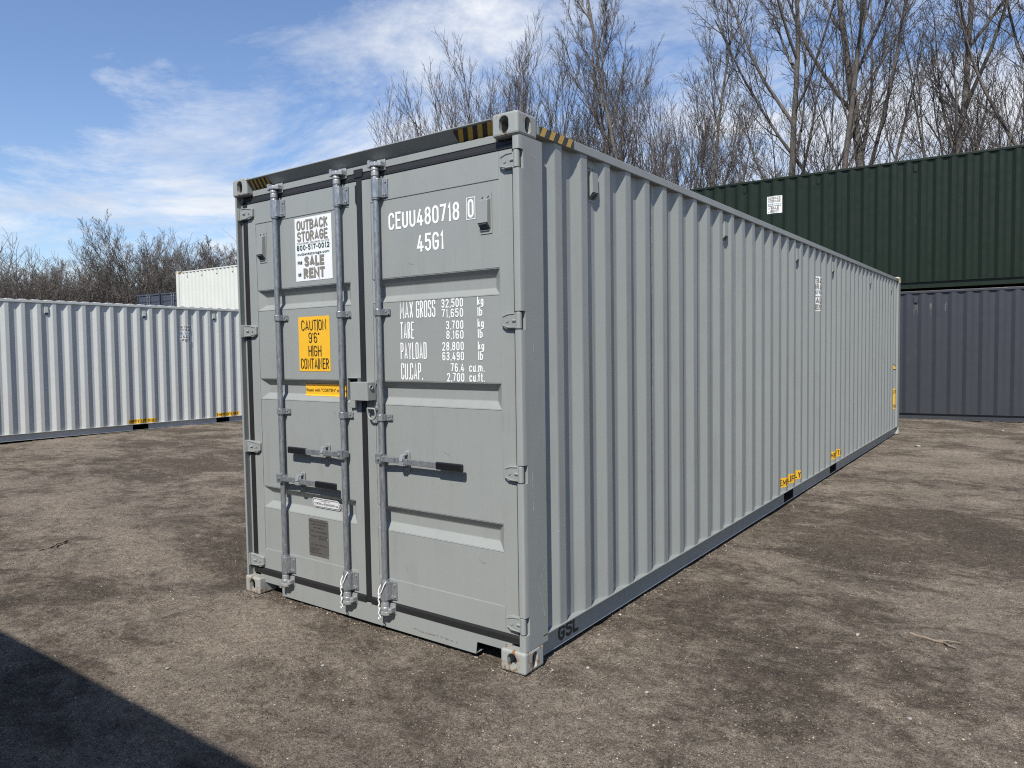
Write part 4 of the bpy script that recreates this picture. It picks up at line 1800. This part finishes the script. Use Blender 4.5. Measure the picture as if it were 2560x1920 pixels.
M['stone'] = stone_material('mixed_gravel', (.040, .035, .030), (.20, .18, .155))
M['clod'] = stone_material('dirt_crumbs', (.052, .041, .030), (.19, .158, .124))
c0, f0 = scatter(60000, .0030, .0095, 1.7, 1.9, 10.0, 1, 25)
cb, fb = scatter(5200, .004, .013, 2.2, 1, 2, 1, 29, lines=[(2.43, .25, 2.43, 4.0), (2.43, .25, 2.43, 9.0), (.25, .06, 2.15, .06), (2.30, .0, 2.46, .12), (.0, .0, .16, .0)])
c0, f0 = np.concatenate([c0, cb]), np.concatenate([f0, fb+len(c0)])
cl_o = bpy.data.objects.new('dirt_crumbs', np_mesh('dirt_crumbs', c0, f0, 3, M['clod'], False))
COL.objects.link(cl_o)
tag(cl_o, 'brown crumbs of soil lying all over the yard', kind='stuff')
c1, f1 = scatter(24000, .0025, .0070, 1.5, 1.9, 8.0, 1, 21)
c2, f2 = scatter(2200, .006, .014, 2.2, 1.9, 12.0, 1, 22)
gv = bpy.data.objects.new('gravel', np_mesh('gravel', np.concatenate([c1, c2]), np.concatenate([f1, f2+len(c1)]), 3, M['stone'], False))
COL.objects.link(gv)
tag(gv, 'loose grey and tan gravel scattered over the dirt', kind='stuff')


# ================================================================== TREES
def ray_dir(px, py):
    return fw+rt*(px-1280)/FPX-up*(py-960)/FPX


def spot(px, dist):
    d = ray_dir(px, 880)
    h = math.hypot(d[0], d[1])
    return CAM[0]+d[0]/h*dist, CAM[1]+d[1]/h*dist


def grow_tree(seed, height, trunk_r, style):
    """bare deciduous tree as (verts, tris) of trunk+limbs and of twigs; style sets habit"""
    r = random.Random(seed)
    parts = {0: ([], []), 1: ([], [])}

    def tube(path, sides, bucket):
        V, F = parts[bucket]
        b = len(V)
        n = len(path)
        for i, (p, rad) in enumerate(path):
            q = path[min(i+1, n-1)][0]
            o = path[max(i-1, 0)][0]
            d = Vector((q[0]-o[0], q[1]-o[1], q[2]-o[2]))
            d.normalize()
            u = Vector((-d.y, d.x, 0)) if abs(d.z) < .97 else Vector((1, 0, 0))
            u.normalize()
            w = d.cross(u)
            for k in range(sides):
                a = 6.28319*k/sides
                ca, sa = math.cos(a)*rad, math.sin(a)*rad
                V.append((p[0]+u.x*ca+w.x*sa, p[1]+u.y*ca+w.y*sa, p[2]+u.z*ca+w.z*sa))
        for i in range(n-1):
            for k in range(sides):
                a0, a1 = b+i*sides+k, b+i*sides+(k+1) % sides
                F.append((a0, a1, a1+sides))
                F.append((a0, a1+sides, a0+sides))

    S = style
    stack = [((0., 0., -.1), Vector((r.gauss(0, S.get('lean', .05)), r.gauss(0, S.get('lean', .05)), 1)).normalized(), height*S['trunk'], trunk_r, 0)]
    while stack:
        p, d, ln, rad, lv = stack.pop()
        nseg = (12, 8, 5, 3, 2)[lv]
        step = ln/nseg
        path = [(p, rad)]
        wob = (.05, .10, .13, .17, .20)[lv]*S.get('wob', 1)
        trop = S['trop'][lv]
        pos = Vector(p)
        end = (.32, .28, .35, .4, .5)[lv]
        for i in range(nseg):
            d = (d+Vector((r.gauss(0, wob), r.gauss(0, wob), r.gauss(0, wob*.6)+trop))).normalized()
            pos = pos+d*step
            t = (i+1)/nseg
            rr_ = max(rad*(1-(1-end)*t), S.get('rmin', .006))
            path.append((tuple(pos), rr_))
        sides = (8, 5, 4, 3, 3)[lv]
        tube(path, sides, 0 if lv <= 1 else 1)
        if lv == 4 or lv >= S['levels']:
            continue
        nch = S['kids'][lv]
        nch = max(1, int(nch*r.uniform(.75, 1.25)))
        t0 = S['t0'][lv]
        for c in range(nch):
            t = t0+(1-t0)*(c+r.random())/nch
            f_ = t*nseg
            i = min(int(f_), nseg-1)
            a, b_ = path[i], path[i+1]
            k = f_-i
            q = tuple(a[0][j]+(b_[0][j]-a[0][j])*k for j in range(3))
            pr = a[1]+(b_[1]-a[1])*k
            dd = Vector(b_[0])-Vector(a[0])
            dd.normalize()
            az = c*2.399+r.uniform(-.6, .6)
            an = S['ang'][lv]*r.uniform(.7, 1.25)
            u = dd.orthogonal().normalized()
            w = dd.cross(u)
            nd = dd*math.cos(an)+(u*math.cos(az)+w*math.sin(az))*math.sin(an)
            cl_ = ln*S['len'][lv]*r.uniform(.65, 1.2)*(1-S['taper'][lv]*(t-t0)/(1-t0+1e-6))
            cr = min(pr*.72, max(.006, rad*S['rad'][lv]*r.uniform(.8, 1.15)))
            stack.append((q, nd, cl_, cr, lv+1))
    return parts


STY = {
 # tall, narrow, many limbs that leave wide and sweep upwards
 'tall': dict(trunk=.95, levels=4, trop=(.02, .16, .12, .10, .06), kids=(25, 10, 7, 6), t0=(.14, .10, .10, .1), ang=(.72, .55, .50, .50), len=(.40, .40, .46, .55), taper=(.62, .5, .35, .3), rad=(.26, .38, .5, .6), lean=.035, wob=.42, rmin=.004),
 # two or three long forks with fine side branches
 'forked': dict(trunk=.80, levels=4, trop=(.02, .12, .10, .09, .05), kids=(11, 14, 8, 6), t0=(.20, .08, .10, .1), ang=(.62, .60, .55, .55), len=(.58, .34, .46, .55), taper=(.42, .55, .35, .3), rad=(.36, .26, .5, .6), lean=.05, wob=.55, rmin=.004),
 # brush of upright stems, like young poplar or alder
 'brush': dict(trunk=.45, levels=4, trop=(.03, .17, .13, .11, .08), kids=(17, 11, 8, 5), t0=(.03, .10, .10, .1), ang=(.60, .42, .40, .42), len=(1.15, .42, .50, .58), taper=(.30, .4, .3, .3), rad=(.48, .38, .5, .6), lean=.05, wob=.45, rmin=.004),
 # round-headed
 'round': dict(trunk=.58, levels=4, trop=(.02, .09, .07, .06, .04), kids=(15, 11, 8, 4), t0=(.22, .12, .10, .1), ang=(.85, .66, .60, .6), len=(.70, .42, .48, .55), taper=(.35, .4, .35, .3), rad=(.40, .38, .5, .6), lean=.04, wob=.6),
}


def bark(name, lo, hi):
    m, nt, N, L, P = new_mat(name)
    t = N.new('ShaderNodeTexCoord').outputs['Object']
    a = nz(N, L, mapping(N, L, t, (9, 9, 2.2)), 1.5, 6, .7)
    L.new(mixc(N, L, rampn(N, L, a, [(.3, (0, 0, 0)), (.7, (1, 1, 1))]), lo, hi), P.inputs['Base Color'])
    P.inputs['Roughness'].default_value = .9
    L.new(bump(N, L, a, .6, .03), P.inputs['Normal'])
    return m


M['bark'] = bark('grey_brown_bark', (.050, .043, .037), (.135, .120, .104))
M['twig'] = bark('brown_twigs', (.050, .042, .038), (.100, .085, .077))
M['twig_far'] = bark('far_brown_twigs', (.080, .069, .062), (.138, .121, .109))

protos = {}


def proto(key, seed, height, tr, style, twigm):
    p = grow_tree(seed, height, tr, dict(STY[style[0]], **style[1]))
    me0 = np_mesh('trunk', np.array(p[0][0]), np.array(p[0][1]), 3, M['bark'])
    me1 = np_mesh('crown', np.array(p[1][0]), np.array(p[1][1]), 3, twigm)
    zs_ = np.array(p[1][0])[:, 2]
    protos[key] = (me0, me1, float(np.percentile(zs_, 99.7)))


proto('t1', 3, 15, .11, ('tall', {}), M['twig'])
proto('t2', 8, 15, .115, ('tall', {'lean': .07}), M['twig'])
proto('f1', 5, 15, .14, ('forked', {}), M['twig'])
proto('f2', 12, 15, .15, ('forked', {'lean': .10}), M['twig'])
proto('b1', 7, 12, .10, ('brush', {}), M['twig'])
proto('b2', 15, 12, .10, ('brush', {}), M['twig'])
proto('r1', 21, 13, .15, ('brush', {'rmin': .0075, 'ang': (.85, .55, .52, .5), 'trunk': .50, 't0': (.35, .10, .10, .1), 'trop': (.02, .09, .08, .07, .05), 'len': (.85, .42, .50, .58)}), M['twig_far'])
proto('r2', 22, 13, .15, ('forked', {'rmin': .0075, 'ang': (.80, .65, .6, .6), 'trunk': .68, 'trop': (.02, .08, .07, .06, .05)}), M['twig_far'])


LEFT = .80


def tree(key, px, dist, scale, rz, label, group, lean=(0, 0)):
    x, y = spot(px, dist)
    o = empty('bare_tree')
    o.location = (x, y, float(ground_z(x, y)))
    o.rotation_euler = (lean[0], lean[1], rz)
    o.scale = (scale/protos[key][2],)*3        # scale is the wanted height in metres
    for nm, me in zip(('trunk', 'crown'), protos[key][:2]):
        c = bpy.data.objects.new(nm, me)
        COL.objects.link(c)
        c.parent = o
    tag(o, label, 'tree', group)
    return o


GR = 'bare trees behind the container stack'
RT = [
 ('b1', 1100, 26, 10.8, .3, 'shortest brushy bare tree, leftmost of the row over the grey container roof'),
 ('b2', 1190, 27, 12.4, 1.1, 'brushy bare tree second from the left behind the grey container roof'),
 ('b1', 1285, 28, 12.8, 2.3, 'brushy bare tree straight behind the grey container corner casting'),
 ('b2', 1385, 30, 13.4, 3.9, 'brushy bare tree just right of the grey container corner casting'),
 ('t1', 1550, 27, 14.3, .6, 'tall narrow bare tree rising over the middle of the grey container roof'),
 ('t2', 1655, 26, 16.5, 2.0, 'tall bare tree right of the narrow one, its top leaving the frame'),
 ('t1', 1742, 25, 13.2, 4.0, 'slim bare tree at the left end of the dark green container'),
 ('f1', 1968, 25, 17.0, 1.0, 'big forked bare tree behind the sign on the dark green container'),
 ('t2', 2022, 24, 16.0, 4.4, 'slender bare tree close to the right of the big forked one'),
 ('f2', 2240, 24, 17.5, .2, 'thick trunked bare tree standing behind the middle of the green container'),
 ('f1', 2318, 23, 16.5, 3.1, 'thick bare tree just right of the thickest trunk behind the green container'),
 ('f2', 2540, 24, 15.0, 2.2, 'forked bare tree at the right edge of the frame'),
 ('b1', 1478, 31, 13.6, 4.6, 'brushy bare tree left of the tall narrow one over the grey roof'),
 ('b1', 1715, 29, 12.6, .7, 'brushy bare tree just left of the left end of the green container'),
 ('b2', 2440, 27, 12.0, .9, 'low brushy bare tree between the thick trunks and the right frame edge'),
]
for k, px, dist, s, rz, lab in RT:
    tree(k, px, dist, s, rz, lab, GR)

GL = 'bare trees of the wood on the left'
LT = [
 ('r1', 90, 62, 10.6, .4, 'round bare tree standing out of the wood near the left frame edge'),
 ('r2', 232, 66, 12.6, 1.7, 'bare tree left of the tallest one in the left wood'),
 ('r1', 345, 63, 14.2, 3.0, 'tallest bare tree in the left wood, above the light grey container'),
 ('r2', 432, 65, 12.4, 4.1, 'bare tree in the left wood above the navy containers'),
 ('r1', 170, 68, 10.4, 5.2, 'small bare tree between the two round ones in the left wood'),
 ('r2', 15, 66, 9.6, 2.4, 'bare tree cut by the left frame edge'),
 ('r1', 505, 70, 14.0, 1.2, 'bare tree in the left wood above the white container'),
 ('r2', 572, 69, 13.8, 3.6, 'bare tree in the left wood next to the grey door post'),
 ('r1', 375, 72, 11.0, 2.2, 'bare tree in the back of the left wood, right of the tallest one'),
 ('r2', 130, 74, 10.8, .1, 'bare tree in the back of the left wood, right of the leftmost round one'),
 ('r2', 290, 74, 12.2, 5.0, 'bare tree in the back of the left wood, just left of the tallest one'),
 ('r1', 470, 76, 14.2, 4.4, 'bare tree in the back row above the right navy container'),
 ('r1', 55, 75, 10.6, 1.9, 'bare tree in the back of the left wood near the left frame edge'),
 ('r2', 538, 73, 14.6, 5.7, 'bare tree in the back row above the middle of the white container'),
 ('r1', 600, 74, 14.4, .5, 'bare tree half hidden behind the left door post of the grey container'),
 ('r2', 405, 70, 11.6, 2.8, 'bare tree in the left wood straight above the left navy container'),
]
for k, px, dist, s, rz, lab in LT:
    tree(k, px, dist+22, (s-1.7)*(dist+22)/dist*LEFT+1.7, rz, lab, GL)


# ---- thicket: the tangled undergrowth of the wood, one mass
def thicket(n, pxa, pxb, d0, d1, hmin, hmax, seed, rmin):
    r = random.Random(seed)
    V, F = [], []

    def stick(p, q, r0, r1):
        b = len(V)
        d = Vector(q)-Vector(p)
        d.normalize()
        u = d.orthogonal().normalized()
        w = d.cross(u)
        for (c, rad) in ((p, r0), (q, r1)):
            for k in range(3):
                a = 2.0944*k
                V.append(tuple(c[j]+(u[j]*math.cos(a)+w[j]*math.sin(a))*rad for j in range(3)))
        for k in range(3):
            a0, a1 = b+k, b+(k+1) % 3
            F.append((a0, a1, a1+3))
            F.append((a0, a1+3, a0+3))
    for _ in range(n):
        x, y = spot(r.uniform(pxa, pxb), r.uniform(d0, d1))
        h = r.uniform(hmin, hmax)*(.8+.4*float(vnoise(np.array([x*.12]), np.array([y*.12]), 5)[0]))
        lx, ly = r.gauss(0, .16), r.gauss(0, .16)
        p = (x, y, -.1)
        m_ = (x+lx*h*.5, y+ly*h*.5, h*.5)
        e = (m_[0]+(lx+r.gauss(0, .15))*h*.5, m_[1]+(ly+r.gauss(0, .15))*h*.5, h)
        stick(p, m_, rmin*2.4, rmin*1.8)
        stick(m_, e, rmin*1.8, rmin)
        for k in range(13):
            t = r.uniform(.2, 1)
            o = tuple(p[j]+(m_[j]-p[j])*t*2 for j in range(3)) if t < .5 else tuple(m_[j]+(e[j]-m_[j])*(t-.5)*2 for j in range(3))
            l_ = h*r.uniform(.12, .34)
            a, el = r.uniform(0, 6.28), r.uniform(.3, 1.25)
            q = (o[0]+math.cos(a)*math.cos(el)*l_, o[1]+math.sin(a)*math.cos(el)*l_, o[2]+math.sin(el)*l_)
            stick(o, q, rmin, rmin*.6)
            for j in range(2):
                tt = r.uniform(.3, .95)
                o2 = tuple(o[i]+(q[i]-o[i])*tt for i in range(3))
                a2, e2 = a+r.uniform(-1.2, 1.2), el+r.uniform(-.5, .5)
                l2 = l_*r.uniform(.3, .6)
                stick(o2, (o2[0]+math.cos(a2)*math.cos(e2)*l2, o2[1]+math.sin(a2)*math.cos(e2)*l2, o2[2]+math.sin(e2)*l2), rmin*.7, rmin*.5)
    return np.array(V), np.array(F)


v_, f_ = thicket(1200, -160, 640, 84, 112, 5.0, 11.0, 3, .024)
th = bpy.data.objects.new('thicket', np_mesh('thicket', v_, f_, 3, M['twig_far']))
COL.objects.link(th)
tag(th, 'tangled brown undergrowth of the wood behind the left containers', kind='stuff')
v_, f_ = thicket(170, 1680, 2640, 21, 30, 3.5, 7.0, 8, .004)
th = bpy.data.objects.new('brushwood', np_mesh('brushwood', v_, f_, 3, M['twig']))
COL.objects.link(th)
tag(th, 'thin bare brushwood between the trees behind the green container', kind='stuff')


# ================================================================== SMALL THINGS ON THE GROUND
def on_ground(px, py):
    d = ray_dir(px, py)
    t = -CAM[2]/d[2]
    for _ in range(4):
        x, y = CAM[0]+d[0]*t, CAM[1]+d[1]*t
        t = (float(ground_z(x, y))-CAM[2])/d[2]
    return CAM[0]+d[0]*t, CAM[1]+d[1]*t


M['palestone'] = flat('pale_stone', (.25, .235, .21), .85, .25, 0, .4, 60)
M['deadwood'] = flat('dead_wood', (.17, .135, .10), .9, .3, 0, .5, 50)
for i, (px, py, size, lab) in enumerate((
        (1469, 1671, .022, 'pale stone chip close to the rusty bottom corner of the grey container'),
        (807, 1665, .017, 'pale stone chip on the dirt below the door sill'),
        (1617, 1733, .018, 'pale stone chip in the foreground right of the rusty corner casting'),
        (2272, 1798, .022, 'whitest stone chip near the lower right corner of the frame'),
        (2144, 1589, .024, 'flat pale stone lying alone on the right, left of the dry stick'),
        (2294, 1117, .070, 'flat pale scrap of stone in front of the slate blue container'),
        (2507, 1079, .060, 'pale stone at the far right in front of the slate blue container'),
        (420, 1672, .020, 'pale stone chip on the left just above the big ground shadow'))):
    x, y = on_ground(px, py)
    v, f = rock_template(400+i, 2)
    o = bpy.data.objects.new('stone', np_mesh('stone', v*size*.72, f, 3, M['palestone'], False))
    COL.objects.link(o)
    o.location = (x, y, float(ground_z(x, y))+size*.2)
    o.rotation_euler = (0, 0, i*1.3)
    tag(o, lab, 'stone', 'pale stones on the dirt')
for (px, py, ln, rz, lab) in ((2334, 1607, .26, .25, 'dry forked stick lying on the dirt at the right'), (132, 1368, .34, -.5, 'dark stick half sunk in the dirt on the left')):
    x, y = on_ground(px, py)
    mb = MB()
    rs = random.Random(px)
    pts = [(ln*(k/6-.5), rs.gauss(0, .012), .008+rs.uniform(0, .012)) for k in range(7)]
    mb.tube(pts, [.010, .0095, .009, .008, .007, .006, .004], 6)
    mb.tube([pts[3], (pts[3][0]+.05, .035, .022), (pts[3][0]+.12, .06, .026)], [.006, .005, .003], 5)
    o = mb.build('stick', M['deadwood'])
    o.location = (x, y, float(ground_z(x, y)))
    o.rotation_euler = (0, 0, rz+YAW)
    tag(o, lab, 'stick', 'sticks on the dirt')
